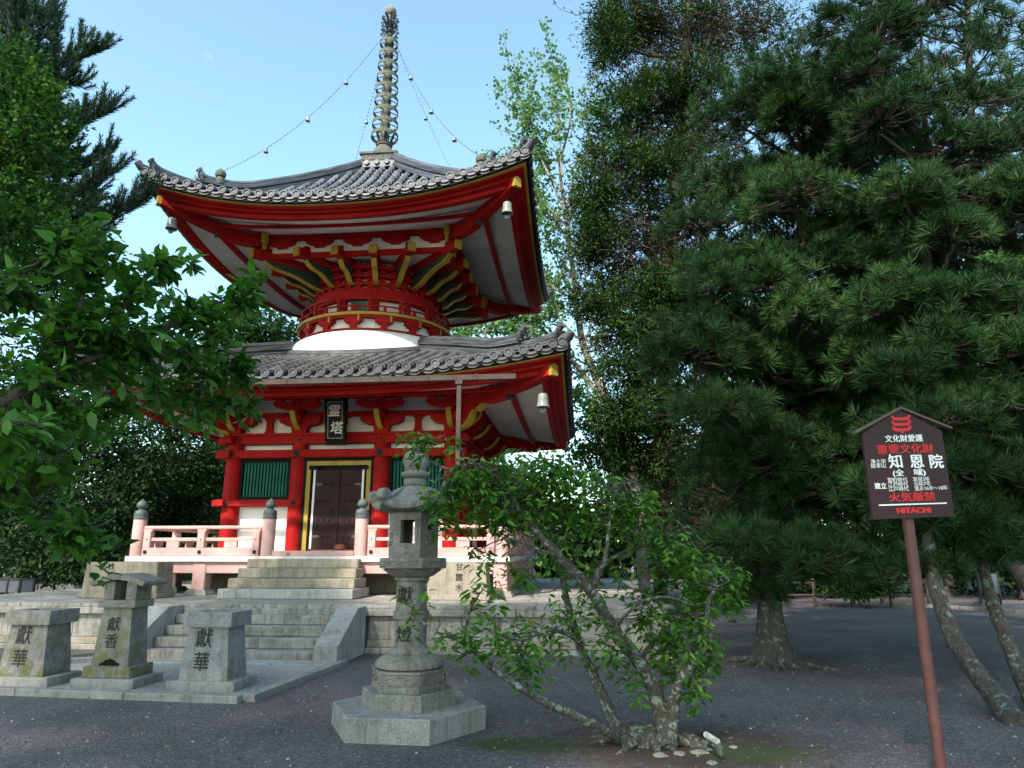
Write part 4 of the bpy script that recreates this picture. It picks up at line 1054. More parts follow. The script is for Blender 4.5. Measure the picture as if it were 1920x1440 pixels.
# fire box: six panels with openings
fb = MB(); RF = .255; z0, z1 = 1.561, 2.0; ap = RF * math.cos(R(30)); hw = RF / 2
for k in range(6):
    fb.M = Matrix.Rotation(R(60) * k, 4, 'Z')
    if k in (0, 3):
        a, b_, c_, e_ = -.072, .072, 1.70, 1.925
        for (p, q, r, s_) in ((-hw, a, z0, z1), (b_, hw, z0, z1), (a, b_, z0, c_), (a, b_, e_, z1)):
            fb.add([(p, -ap, r), (q, -ap, r), (q, -ap, s_), (p, -ap, s_), (p * .8, -ap + .045, r), (q * .8, -ap + .045, r), (q * .8, -ap + .045, s_), (p * .8, -ap + .045, s_)], [(0, 1, 2, 3), (7, 6, 5, 4), (0, 4, 5, 1), (2, 6, 7, 3), (1, 5, 6, 2), (0, 3, 7, 4)])
        for (p, q, r, s_) in ((a - .025, a, c_ - .03, e_ + .02), (b_, b_ + .025, c_ - .03, e_ + .02), (a, b_, c_ - .03, c_), (a, b_, e_, e_ + .02)): fb.box(p, q, -ap - .008, -ap + .0, r, s_)
    else:
        fb.add([(-hw, -ap, z0), (hw, -ap, z0), (hw, -ap, z1), (-hw, -ap, z1), (-hw * .8, -ap + .045, z0), (hw * .8, -ap + .045, z0), (hw * .8, -ap + .045, z1), (-hw * .8, -ap + .045, z1)], [(0, 1, 2, 3), (7, 6, 5, 4), (0, 4, 5, 1), (2, 6, 7, 3)])
        for q in range(5):
            u = (-.03, .035, 0, -.02, .03)[q]; M0 = fb.M; fb.M = M0 @ Matrix.Translation((u, -ap, 1.70 + .028 * q)); fb.lathe([(.002, -.024), (.022, -.012), (.026, 0), (.022, .012), (.002, .024)], 7); fb.M = M0
    fb.box(-.07, .07, -ap - .006, -ap, 1.60, 1.665)
fb.build('fire_box', LM, lan, 30)
mb = MB(); mb.lathe([(.05, 1.83), (.05, 1.90)], 14); mb.M = Matrix.Rotation(R(60), 4, 'Z') @ Matrix.Translation((0, -ap - .001, 1.86)) @ Matrix.Rotation(R(90), 4, 'X')
mb.v = []; mb.f = []; mb.m = []; mb.lathe([(.03, 0), (.03, .004)], 16); mb.build('moon_hole', M['black'], lan)
rf = MB(); N_ = 72
def hexf(a): a = (a + R(30)) % R(60) - R(30); return math.cos(R(30)) / math.cos(R(30) - abs(a))
prof = [(.10, 2.28, 0), (.15, 2.262, 0), (.2, 2.225, 0), (.27, 2.165, .2), (.34, 2.118, .5), (.40, 2.095, .9), (.43, 2.085, 1), (.44, 2.06, 1), (.43, 2.03, 1), (.38, 2.012, .8), (.26, 2.0, .0)]
vs = []
for (r, z, c_) in prof:
    for i in range(N_):
        a = 2 * math.pi * i / N_; q = abs((a + R(30)) % R(60) - R(30)) / R(30); cf = 1 - q
        h = math.cos(R(30)) / math.cos(R(30) - R(30) * q) ; k_ = min(1, r / .3)
        rr = r * (1 - k_ + k_ * h) * (1 + .05 * c_ * cf ** 4)
        vs.append((rr * math.cos(a), rr * math.sin(a), z + .05 * c_ * cf ** 3))
rf.add(vs, [(j * N_ + i, j * N_ + (i + 1) % N_, (j + 1) * N_ + (i + 1) % N_, (j + 1) * N_ + i) for j in range(len(prof) - 1) for i in range(N_)] + [tuple(range(N_)), tuple((len(prof) - 1) * N_ + N_ - 1 - i for i in range(N_))])
roof_ = rf.build('lantern_roof', LM, lan, 50)
for k in range(6):
    s = MB(); s.M = Matrix.Rotation(R(60) * k, 4, 'Z'); P_ = []; rd = []
    for (r, z, q) in ((.16, 2.25, .016), (.24, 2.205, .02), (.32, 2.155, .025), (.39, 2.135, .03), (.43, 2.13, .036)): P_.append((r, 0, z)); rd.append(q)
    s.tube(P_, rd, 8)
    for j in (-1, 1): pass
    s.M = s.M @ Matrix.Translation((.425, 0, 2.165)) @ Matrix.Scale(.95, 4) @ Matrix.Rotation(R(90), 4, 'X')
    s.lathe([(.012, -.05), (.03, -.056), (.034, -.05), (.052, -.048), (.066, -.04), (.068, 0), (.066, .04), (.052, .048), (.034, .05), (.03, .056), (.012, .05)], 18)
    s.build('roof_scroll', LM, lan, 45)
lp('finial_neck', [(.115, 2.281), (.12, 2.30), (.12, 2.335), (.105, 2.35)], 24)
mb = MB(); mb.lathe([(.10, 2.351), (.13, 2.37), (.142, 2.395), (.135, 2.415), (.10, 2.43)], 60, rib=lambda a, j: 1 + .05 * abs(math.sin(6 * a)) * (1 if 0 < j < 4 else 0)); mb.build('lotus_collar', LM, lan, 50)
lp('jewel', [(.10, 2.431), (.115, 2.46), (.132, 2.51), (.135, 2.555), (.12, 2.60), (.085, 2.63), (.035, 2.65), (.02, 2.68), (.004, 2.70)], 24)
text('獻', .165, M['carve'], lan, (.0 - .02, -.158, 1.20), bold=.002, ext=.003)
text('燈', .16, M['carve'], lan, (.0 - .02, -.167, .84), bold=.002, ext=.003)
# ------------------------------------------------------------------ brown notice sign
P0 = at(1708, 890, 4.8); th = YAW + R(4)
sg = thing('notice_board', 'dark brown house-shaped sign board with red and white writing on a leaning pole', 'sign', (P0.x, P0.y, 0), th)
def bl(px, py):                      # picture point -> place on the board's own plane
    d, h = ray(px, py); nrm = Vector((-math.sin(th), math.cos(th), 0)); o = Vector(CAM)
    q = o + d * ((P0 - o).dot(nrm) / d.dot(nrm)) - P0
    return q.x * math.cos(th) + q.y * math.sin(th), q.z + P0.z
pts = [bl(*p) for p in ((1637, 974), (1790, 968), (1766, 808), (1687, 768), (1617, 813))]
mb = MB(); mb.prism(pts, 0, .022); bd = mb.build('board', M['signb'], sg)
a_, b_, c_ = bl(1602, 809), bl(1687, 763), bl(1783, 801)
M['signedge'] = paint('sign_roof_strip', (.13, .075, .06), .6)
for (p, q) in ((a_, b_), (b_, c_)):
    mb = MB(); mb.prism([p, q, (q[0], q[1] - .016), (p[0], p[1] - .016)], -.014, .034); mb.build('roof_strip', M['signedge'], sg)
top = bl(1712, 969); lean = bl(1776, 1440)
mb = MB(); dx = (lean[0] - top[0]) / (lean[1] - top[1]); mb.tube([(top[0] - dx * .3, .062, top[1] + .3), (top[0], .062, top[1]), (top[0] - dx * top[1], .062, -.05)], .036, 20)
mb.build('pole', M['pole'], sg)
k_ = 4.8 / F_PX
def stext(s, px, py, hpx, mat, wpx=None, bold=.0012, sp_=1.0, name='lettering'):
    x, z = bl(px, py)
    return text(s, hpx * k_ * 1.12, mat, sg, (x, -.002, z), bold=bold, ext=.001, name=name, spacing=sp_, rot=Matrix.Rotation(R(-1.8), 4, 'Y') @ Matrix.Rotation(R(90), 4, 'X'), wid=wpx * k_ if wpx else None)
stext('文化財愛護', 1694.5, 823, 13, M['inkw'], 75); stext('重要文化財', 1697, 843, 17, M['inkr'], 112, .0016)
stext('浄土宗', 1646.5, 866, 8.5, M['inkw'], 29, 0); stext('総本山', 1647, 874, 8.5, M['inkw'], 29, 0)
for c, x in (('知', 1679.5), ('恩', 1719), ('院', 1755)): stext(c, x, 867, 25, M['inkw'], 27, .0022)
stext('(全', 1684, 887.5, 12, M['inkw'], 22, .0012); stext('域)', 1724, 886, 12, M['inkw'], 24, .0012)
for i, (p, q) in enumerate((('室町時代', '享禄3年'), ('江戸時代', '元和7年'), ('江戸時代', '寛永16年〜18年'))):
    stext(p, 1682.5 + i, 900.5 + 8.4 * i, 8.5, M['inkw'], 39, 0); stext(q, (1727, 1729, 1745.5)[i], 899 + 8.4 * i, 8.5, M['inkw'], (33, 33, 64)[i], 0)
stext('建立', 1651, 912, 11, M['inkw'], 23, .001); stext('火気厳禁', 1710.5, 933, 16, M['inkr'], 90, .0014)
l0, l1 = bl(1648, 948.6), bl(1775, 944.6); mb = MB(); mb.prism([l0, l1, (l1[0], l1[1] + .009), (l0[0], l0[1] + .009)], -.003, 0); mb.build('white_rule', M['inkw'], sg)
stext('HITACHI', 1713.5, 957.5, 12, M['inkr'], 67, .0035)
for i in range(3):                                     # three stacked red boat shapes
    cx, cy = 1688.5 + 1.1 * i, 783.5 + 10.2 * i; q = []
    for (u, v) in ((-19, -4.5), (-15, -4.5), (-12, -1.2), (-4, -.6), (4, -.9), (11, -1.8), (13.5, -5.4), (18.5, -5.6), (17.5, 0), (14, 4), (7, 5.0), (4, 4.4), (0, 5.6), (-4, 4.9), (-8, 5.4), (-14, 4.2), (-17.5, .5)):
        q.append(bl(cx + u, cy + v))
    mb = MB(); mb.prism(q, -.003, 0); mb.build('emblem', M['inkr'], sg)
cx, cy = 1692, 810; mb = MB(); mb.prism([bl(cx - 4, cy - 3), bl(cx + 4, cy - 3.3), bl(cx + 3, cy + 2), bl(cx - 3, cy + 2.3)], -.0028, -.0002); mb.build('emblem', M['inkr'], sg)
# ================================================================== PLANTS
np.random.seed(11); rnd = random.Random(21)
LEAF_T = ([(0, 0, 0), (.32, .20, .05), (.68, .17, .02), (1, 0, -.12), (.68, -.17, .02), (.32, -.20, .05), (.5, 0, -.03)], [(0, 1, 6), (1, 2, 6), (2, 3, 6), (3, 4, 6), (4, 5, 6), (5, 0, 6)])
LEAF_Q = ([(0, 0, 0), (.5, .28, .06), (1, 0, -.08), (.5, -.28, .06)], [(0, 1, 2), (0, 2, 3)])
def unit(a): return a / (np.linalg.norm(a, axis=-1, keepdims=True) + 1e-9)
def catmull(pts, per=5):
    P = [Vector(p) for p in pts]; out_ = []
    for i in range(len(P) - 1):
        a = P[max(i - 1, 0)]; b_ = P[i]; c = P[i + 1]; d = P[min(i + 2, len(P) - 1)]
        for q in range(per):
            t_ = q / per
            out_.append(.5 * ((2 * b_) + (c - a) * t_ + (2 * a - 5 * b_ + 4 * c - d) * t_ ** 2 + (3 * b_ - a - 3 * c + d) * t_ ** 3))
    out_.append(P[-1]); return out_
def limb(mb, pts, r0, r1, per=5, n=8, wob=.0):
    c = catmull(pts, per); N_ = len(c)
    if wob: c = [p + Vector((rnd.uniform(-wob, wob), rnd.uniform(-wob, wob), rnd.uniform(-wob, wob))) if 0 < i < N_ - 1 else p for i, p in enumerate(c)]
    mb.tube(c, [r0 + (r1 - r0) * (i / (N_ - 1)) for i in range(N_)], n); return c
class Plant:
    def __init__(s, name, label, cat, base, group=None):
        s.base = Vector(base); s.o = thing(name, label, cat, tuple(base), 0, group); s.wood = MB(); s.net = []; s.twig = MB()
    def branch(s, pts, r0, r1, per=5, n=8, wob=.01):
        c = limb(s.wood, [Vector(p) - s.base for p in pts], r0, r1, per, n, wob); s.net += c[1:]; return c
    def nearest(s, p):
        A_ = np.array([tuple(q) for q in s.net]); d = ((A_ - np.array(tuple(p))) ** 2).sum(1); return Vector(A_[int(d.argmin())])
    def leaves(s, mat, tips, m, size, droop=.4, spread=1.0, template=LEAF_T, name='foliage', twig=.0035, twigmat=None, wd=1.0, updir=.3, stem=True, rosette=False):
        O = []; D = []; N_ = []; S_ = []; rv = []
        for tp in tips:
            p = Vector(tp) - s.base
            if stem and s.net:
                q = s.nearest(p); mid = q.lerp(p, .55) + Vector((0, 0, -.12 * (p - q).length)) + Vector(np.random.randn(3) * .04 * (p - q).length)
                s.twig.tube([q, mid, p], [twig * 1.9, twig * 1.2, twig * .6], 4, False)
                ax = (p - mid).normalized()
            else: ax = Vector(np.random.randn(3)).normalized()
            if rosette: ax = Vector((ax.x * .25, ax.y * .25, 1)).normalized()
            axn = np.array(tuple(ax)); c0 = np.random.rand() * .6
            k = max(2, int(m * np.random.uniform(.6, 1.4)))
            for j in range(k):
                a = 2.4 * j + np.random.rand(); side = unit(np.cross(axn, [0, 0, 1]) + 1e-6); up_ = np.cross(side, axn)
                d = unit(axn * np.random.uniform(.1, .9) + spread * (math.cos(a) * side + math.sin(a) * up_ * .6) + np.array([0, 0, updir - droop * np.random.rand() * 1.6]))
                if rosette:
                    d = unit(math.cos(a) * side + math.sin(a) * up_ + np.array([0, 0, np.random.uniform(-.75, .05)]) + .15 * np.random.randn(3))
                off = -axn * np.random.rand() * size * (1.1 + .12 * k)
                O.append(np.array(tuple(p)) + off + d * size * .15); D.append(d); N_.append(unit(np.array([0, 0, 1.0]) + .45 * np.random.randn(3)))
                S_.append(size * np.random.uniform(.65, 1.15)); rv.append(min(1, max(0, c0 + np.random.rand() * .4)))
        return scatter(name, mat, s.o, O, D, N_, S_, template[0], template[1], np.array(rv), np.full(len(O), wd))
    def finish(s, bark, twigmat=None, root='trunk'):
        if s.wood.v: s.wood.build(root, bark, s.o, 60, fix=False)
        if s.twig.v: s.twig.build('twigs', twigmat or bark, s.o, 60, fix=False)
def blob_pts(px, py, D, rx, ry, rz, n, shell=.5):
    c = at(px, py, D); k = 1 / ppm(px, py, D); out_ = []
    for _ in range(n):
        v = np.random.randn(3); v /= np.linalg.norm(v); r = np.random.rand() ** shell
        out_.append(c + Vector((v[0] * rx * k * r, v[1] * rz * r, v[2] * ry * k * r)))
    return out_
BK_D = bark_mat('dark_bark', (.028, .022, .018), (.09, .07, .055))
BK_L = bark_mat('lichened_bark', (.04, .034, .026), (.12, .105, .085), (.27, .31, .25), .53, 26)
BK_P = bark_mat('pine_bark', (.03, .024, .02), (.10, .08, .065), (.17, .22, .17), .58, 12)
BK_Q = bark_mat('pale_lichen_pine_bark', (.03, .024, .02), (.10, .08, .065), (.17, .22, .175), .56, 16)
BK_G = bark_mat('grey_bark', (.10, .09, .075), (.26, .235, .20))
# ---- shrub with lichened stems beside the lantern
LF_S = leaf_mat('shrub_leaf', (.026, .078, .013), (.075, .19, .028), (.22, .38, .06), .45, .38)
sb = Plant('shrub', 'spreading leafy shrub with pale lichened stems beside the stone lantern', 'shrub', gnd(1215, 1400))
DS = 6.6
def A(px, py, dd=0.0): return at(px, py, DS + dd)
sb.branch([gnd(1252, 1405) , A(1238, 1330, .05), A(1205, 1250, .1), A(1150, 1180, .1), A(1110, 1110, .0), A(1050, 1045, -.1), A(985, 975, -.1), A(920, 925, -.15), A(850, 905, -.2)], .085, .018, 5, 10, .008)
sb.branch([gnd(1182, 1402), A(1150, 1350, .2), A(1120, 1280, .3), A(1085, 1205, .35), A(1062, 1120, .4), A(1040, 1000, .5), A(1010, 930, .5), A(960, 880, .5)], .06, .012, 5, 8, .008)
sb.branch([gnd(1172, 1392), A(1110, 1358, -.3), A(1010, 1310, -.5), A(930, 1258, -.6), A(870, 1205, -.7), A(828, 1190, -.75)], .045, .014, 5, 8, .006)
sb.branch([A(830, 1191, -.75), A(800, 1172, -.75), A(772, 1148, -.75), A(792, 1110, -.75), A(800, 1085, -.75), A(760, 1078, -.75)], .012, .004, 4, 6, .003)
sb.branch([A(870, 1205, -.7), A(880, 1150, -.7), A(905, 1105, -.7), A(935, 1090, -.7)], .012, .004, 4, 6, .003)
sb.branch([gnd(1258, 1405), A(1262, 1330, -.1), A(1275, 1280, -.2), A(1310, 1230, -.2), A(1335, 1190, -.2), A(1325, 1140, -.2), A(1345, 1100, -.2)], .06, .012, 5, 8, .006)
sb.branch([A(1110, 1110), A(1125, 1065, .1), A(1180, 1030, .1), A(1235, 1018, .1), A(1290, 985, .1)], .03, .008, 5, 7, .004)
sb.branch([A(1112, 1108), A(1135, 1045, -.2), A(1142, 985, -.2), A(1150, 930, -.2), A(1180, 900, -.2)], .026, .007, 5, 7, .004)
sb.branch([A(1195, 1240, .1), A(1240, 1190, .3), A(1290, 1150, .4), A(1330, 1100, .4), A(1370, 1070, .4)], .03, .008, 5, 7, .004)
sb.branch([A(985, 975, -.1), A(940, 905, -.3), A(890, 870, -.4), A(845, 880, -.45), A(805, 862, -.5), A(785, 830, -.5)], .02, .006, 5, 7, .003)
sb.branch([A(1085, 1205, .35), A(1040, 1180, -.2), A(980, 1200, -.4), A(930, 1190, -.5)], .018, .006, 4, 6, .004)
sb.branch([A(1150, 1180, .1), A(1200, 1130, -.3), A(1250, 1120, -.4), A(1300, 1135, -.4)], .018, .006, 4, 6, .004)
sb.branch([A(1050, 1045, -.1), A(1010, 1030, -.4), A(950, 1010, -.5), A(900, 1030, -.5)], .014, .005, 4, 6, .004)
sb.branch([A(1040, 1000, .5), A(1000, 900, .3), A(1010, 860, .2), A(1060, 870, .2)], .014, .005, 4, 6, .004)
tips = []
for (px, py, dd, rx, ry, rz, n) in ((790, 812, -.5, 48, 9, .12, 13), (840, 818, -.5, 24, 8, .12, 6), (900, 875, -.3, 70, 30, .35, 46), (1000, 870, 0, 80, 38, .45, 70), (1075, 905, 0, 60, 40, .4, 44), (940, 935, 0, 80, 40, .5, 60), (1040, 960, .1, 95, 45, .5, 70),
        (1140, 930, 0, 60, 50, .4, 40), (1210, 950, 0, 55, 45, .4, 34), (1260, 1010, 0, 45, 35, .35, 24), (1200, 1060, .2, 70, 40, .4, 36), (960, 1050, -.2, 60, 40, .35, 26), (905, 1030, -.4, 40, 26, .25, 12), (1080, 1060, .3, 70, 50, .35, 34), (1330, 1095, .3, 65, 50, .4, 60), (1290, 1050, .2, 60, 40, .4, 34), (1240, 1130, .2, 70, 60, .4, 44),
        (1370, 1065, .4, 30, 22, .2, 14), (755, 1082, -.75, 22, 8, .06, 5), (905, 1105, -.7, 50, 22, .15, 12), (790, 1130, -.75, 36, 36, .1, 8), (850, 1180, -.7, 50, 26, .2, 16), (905, 1175, -.7, 55, 25, .2, 18), (960, 1180, -.4, 70, 40, .3, 34), (1030, 1150, 0, 70, 60, .3, 34), (1000, 1240, -.4, 60, 30, .25, 22), (1090, 1130, .1, 60, 60, .3, 26), (1130, 1200, -.2, 50, 40, .25, 20),
        (1180, 1240, -.2, 40, 40, .25, 14), (1310, 1190, -.1, 45, 50, .3, 32), (1300, 1260, -.1, 30, 35, .25, 18), (1250, 1200, .2, 40, 50, .3, 18), (830, 940, -.4, 40, 20, .2, 14), (850, 900, -.3, 60, 24, .2, 22)):
    tips += blob_pts(px, py, DS + dd, rx, ry, rz, int(n * ((1.5 if py > 850 else .9) if py < 960 else .55 if px < 1240 else 1.1)), .4)
tips = [t_ for t_ in tips if np.random.rand() < .76]
sb.leaves(LF_S, tips, 10, .100, .6, 1.15, wd=.9, rosette=True)
sb.finish(BK_L, BK_L)
# gnarled root crown and stones at its foot
mb = MB(); c0 = gnd(1218, 1392)
mb.M = Matrix.Translation(c0) @ Matrix.Diagonal((.30, .17, .16, 1)); mb.lathe([(1.0, -.2), (.98, .15), (.82, .5), (.55, .8), (.25, .95), (.02, 1.0)], 22, rib=lambda a, j: 1 + .16 * math.sin(3 * a + 1) + .1 * math.sin(7 * a + j) + .06 * math.sin(11 * a)); mb.M = Matrix()
for i in range(11):
    a = i * 2.4; L = .22 + .2 * rnd.random(); r = .02 + .02 * rnd.random(); d_ = Vector((math.cos(a) * 1.25, math.sin(a) * .8, 0))
    mb.tube([c0 + d_ * .10 + Vector((0, 0, .10)), c0 + d_ * .22 + Vector((0, 0, .05)), c0 + d_ * (.22 + L * .5) + Vector((.02 * math.sin(i * 3), 0, .01)), c0 + d_ * (.22 + L) + Vector((0, 0, -.03))], [r * 1.5, r * 1.4, r * .9, r * .2], 8)
ob = mb.build('root_crown', BK_L, None, 60, fix=False); ob.parent = sb.o; ob.location = -sb.base
mb = MB(); mb.tube([gnd(1322, 1372) + Vector((0, 0, -.02)), at(1325, 1378, 6.1), at(1345, 1390, 5.95), gnd(1352, 1420) + Vector((0, 0, .02))], [.02, .026, .024, .014], 8)
M['palebark'] = bark_mat('pale_bark', (.35, .36, .33), (.55, .56, .52)); 
tag(mb.build('dead_root', M['palebark'], None, 60, fix=False), 'pale curved dead root arching out of the soil right of the shrub', 'root')
def rock(px, py, s, lab, mat, sc=(1, 1, .6)):
    p = gnd(px, py); mb = MB(); sd = rnd.random() * 9
    mb.M = Matrix.Diagonal((s * sc[0], s * sc[1], s * sc[2], 1))
    mb.lathe([(.3, -.25), (.85, -.1), (1, .15), (.8, .5), (.45, .75), (.05, .85)], 9, sd, rib=lambda a, j: 1 + .18 * math.sin(3 * a + sd + j) + .1 * math.sin(5 * a + j * 2))
    tag(mb.build('stone', mat, None, 25, p), lab, 'stone', 'small stones around the shrub')
rock(1238, 1418, .06, 'tan stone lying against the thick stem of the shrub', M['stonet']); rock(1275, 1415, .05, 'pale stone beside the tan one, below the shrub stem', M['stonew'])
rock(1310, 1412, .06, 'broad flat pale stone near the curved dead root', M['stonet'], (1.4, 1, .5)); rock(1335, 1432, .045, 'small grey stone in the moss at the lower picture edge', M['stonew']); rock(1145, 1385, .04, 'small stone on bare soil left of the shrub stems', M['stonew']); rock(1375, 1402, .035, 'tiny pale stone in the moss right of the dead root', M['stonel'])
# ---- cherry branches reaching in from the left
LF_C = leaf_mat('cherry_leaf', (.020, .065, .012), (.055, .15, .022), (.14, .30, .045), .40, .42, .3)
ch = Plant('cherry_tree', 'cherry tree reaching in from the left edge with large drooping leaves', 'tree', (1.1, -16.2, 0))
def B(px, py, D): return at(px, py, D)
tr0 = Vector((1.1, -16.2, 0)); tr1 = Vector((1.15, -16.1, 1.5)); tr2 = B(-260, 760, 3.0)
ch.branch([tr0, tr1, tr2 + Vector((0, 0, .0)), B(-200, 560, 3.0), B(-120, 350, 3.2)], .11, .04, 6, 10, .01)
ch.branch([tr2, B(-60, 775, 3.0), B(40, 738, 3.0), B(113, 701, 3.1), B(180, 668, 3.2), B(236, 642, 3.4), B(310, 615, 3.6), B(400, 575, 3.8), B(470, 535, 4.0)], .04, .006, 5, 8, .004)
ch.branch([tr2, B(-60, 850, 3.2), B(118, 798, 3.4), B(200, 757, 3.6), B(320, 730, 3.9), B(440, 750, 4.1), B(470, 765, 4.2)], .035, .005, 5, 8, .004)
ch.branch([B(113, 701, 3.1), B(140, 620, 3.1), B(156, 547, 3.1), B(172, 480, 3.1), B(192, 425, 3.1)], .014, .004, 5, 6, .003)
ch.branch([B(180, 668, 3.2), B(240, 560, 3.3), B(290, 500, 3.4), B(330, 480, 3.5), B(370, 500, 3.5)], .012, .004, 5, 6, .003)
ch.branch([B(-200, 560, 3.0), B(-80, 560, 3.0), B(30, 520, 3.0), B(100, 470, 3.0)], .02, .005, 5, 6, .003)
ch.branch([tr2, B(-80, 930, 3.0), B(0, 905, 3.0), B(80, 960, 3.2), B(150, 1000, 3.3), B(210, 1030, 3.4)], .02, .005, 5, 6, .003)
ch.branch([B(236, 642, 3.4), B(320, 660, 3.6), B(400, 640, 3.8), B(440, 600, 3.9)], .012, .004, 5, 6, .003)
ch.branch([B(310, 615, 3.6), B(380, 700, 3.9), B(430, 690, 4.1), B(460, 700, 4.1)], .01, .004, 5, 6, .003)
ch.branch([tr2, B(-60, 820, 2.7), B(20, 790, 2.6), B(90, 800, 2.6)], .014, .004, 5, 6, .003)
tips = []
for (px, py, D, rx, ry, rz, n) in ((50, 560, 3.1, 110, 60, .3, 30), (60, 640, 3.1, 110, 60, .3, 34), (180, 600, 3.2, 90, 70, .3, 30), (170, 500, 3.1, 70, 50, .25, 16), (190, 440, 3.1, 26, 30, .1, 4), (250, 540, 3.3, 70, 45, .25, 18), (300, 500, 3.4, 60, 30, .2, 9), (350, 500, 3.5, 45, 18, .15, 5), (270, 640, 3.4, 90, 50, .3, 26), (340, 570, 3.7, 80, 45, .3, 24),
        (430, 560, 3.9, 70, 36, .3, 20), (480, 515, 4.0, 34, 16, .12, 5), (350, 670, 3.8, 80, 40, .3, 22), (420, 650, 4.0, 55, 36, .25, 13), (100, 720, 3.1, 110, 50, .3, 24), (220, 700, 3.4, 90, 50, .3, 22), (50, 800, 2.8, 90, 36, .25, 24), (140, 790, 3.2, 90, 40, .3, 20), (250, 770, 3.6, 90, 40, .3, 18), (350, 780, 3.9, 70, 35, .3, 16), (430, 770, 4.1, 55, 28, .2, 14), (455, 720, 4.1, 28, 18, .15, 4),
        (30, 880, 3.0, 70, 40, .3, 13), (40, 930, 3.1, 50, 25, .2, 5), (110, 980, 3.2, 90, 30, .25, 14), (180, 1010, 3.3, 60, 26, .2, 11), (390, 600, 3.7, 90, 30, .3, 13), (380, 720, 4.0, 80, 50, .3, 18), (440, 690, 4.1, 45, 40, .2, 10), (100, 860, 3.2, 100, 50, .3, 16)):
    tips += blob_pts(px, py, D, rx, ry, rz, int(n * 1.1), .5)
ch.leaves(LF_C, tips, 9, .086, .55, .9, wd=1.15, twig=.0022)
ch.finish(BK_D, BK_D)
# ---- generic leafy tree built of clumps
def leafy(name, label, cat, base, trunkpts, blobs, leaf, n_per, mat, bark, r0=.2, group=None, clump=.35, flat=.6, tmpl=LEAF_Q, up_=.5, limbr=.06, wd=1.0, thin=0, mult=1.0):
    """blobs: (px,py,D,rx,ry,rz_m, leaves)"""
    P_ = Plant(name, label, cat, base, group)
    if trunkpts: P_.branch([base] + trunkpts, r0, r0 * .35, 5, 10, .02)
    O = []; D = []; N_ = []; S_ = []; rv = []
    for (px, py, Dd, rx, ry, rz, n) in blobs:
        n = int(n * mult)
        c = at(px, py, Dd); k = 1 / ppm(px, py, Dd)
        if trunkpts:
            q = P_.nearest(c - P_.base + Vector((0, 0, -.15 * rz))); cc = c - P_.base
            limb(P_.wood, [q, q.lerp(cc, .5) + Vector((0, 0, -.1 * (cc - q).length)), cc], min(limbr, r0 * .5), limbr * .25, 4, 6, .02)
        ncl = max(3, n // n_per)
        for _ in range(ncl):
            v = np.random.randn(3); v /= np.linalg.norm(v); r = .45 + .6 * np.random.rand() ** .8
            cc = np.array(tuple(c - P_.base)) + v * np.array([rx * k, rz, ry * k]) * r
            sz = clump * np.random.uniform(.6, 1.3); c0 = np.random.rand()
            if thin and np.random.rand() < thin:
                cv = Vector(cc); q0 = (c - P_.base).lerp(cv, .3); P_.twig.tube([q0, q0.lerp(cv, .5) + Vector(np.random.randn(3) * .05), cv], [limbr * .22, limbr * .15, limbr * .06], 4, False)
            nl = max(2, n_per // 7); ld = unit(unit(np.random.randn(nl, 3)) * .8 + v * .75 + np.array([0, 0, -.1])); li = np.random.randint(0, nl, n_per); tt = np.random.rand(n_per)
            g = ld[li] * (tt[:, None] * np.array([sz, sz, sz * flat]) * 1.7) + np.random.randn(n_per, 3) * leaf * .35
            o_ = cc - v * sz * .5 + g; out_ = unit(ld[li] + .65 * np.random.randn(n_per, 3))
            O.append(o_); D.append(out_); N_.append(unit(np.array([0, 0, up_ + .3]) + .5 * v + .55 * np.random.randn(n_per, 3)))
            S_.append(leaf * np.random.uniform(.6, 1.25, n_per)); rv.append(np.clip(.55 * c0 + .45 * np.random.rand(n_per), 0, 1))
    O = np.concatenate(O)
    scatter('crown', mat, P_.o, O, np.concatenate(D), np.concatenate(N_), np.concatenate(S_), tmpl[0], tmpl[1], np.concatenate(rv), np.full(len(O), wd))
    P_.finish(bark, bark); return P_
LF_M = leaf_mat('maple_leaf', (.012, .040, .010), (.028, .080, .015), (.065, .16, .025), .55, .3, .1)
LF_K = leaf_mat('dark_evergreen_leaf', (.006, .018, .007), (.014, .036, .012), (.035, .078, .02), .5, .2, .12)
LF_K2 = leaf_mat('deep_green_leaf', (.009, .027, .010), (.024, .06, .018), (.06, .12, .03), .5, .25, .12)
LF_G = leaf_mat('ginkgo_leaf', (.06, .12, .05), (.10, .19, .065), (.17, .28, .09), .5, .45)
LF_Y = leaf_mat('cypress_green', (.007, .020, .007), (.018, .045, .012), (.075, .15, .022), .6, .2, .1)
LF_B = leaf_mat('withered_cypress', (.016, .014, .009), (.034, .030, .018), (.07, .062, .04), .8, .15)
# maple at the left edge
leafy('maple_tree', 'bright green maple at the upper left edge in front of the tall pine', 'tree', Vector((-5.2, -11.2, 0)), [at(-300, 900, 9), at(-200, 640, 9), at(-80, 400, 9), at(-20, 200, 9)],
    [(0, 120, 9, 60, 50, .7, 1500), (50, 190, 9, 60, 50, .7, 1800), (20, 280, 8.8, 80, 60, .8, 2300), (70, 250, 9, 40, 50, .6, 900), (10, 370, 8.8, 75, 50, .8, 1800), (60, 440, 8.6, 110, 45, .8, 2400), (30, 520, 8.6, 110, 60, .8, 2300), (-70, 300, 9, 80, 200, 1, 1800), (130, 470, 8.8, 50, 25, .5, 600)], .085, 26, LF_M, BK_D, .16, clump=.34, flat=.45, tmpl=LEAF_Q, wd=1.2)
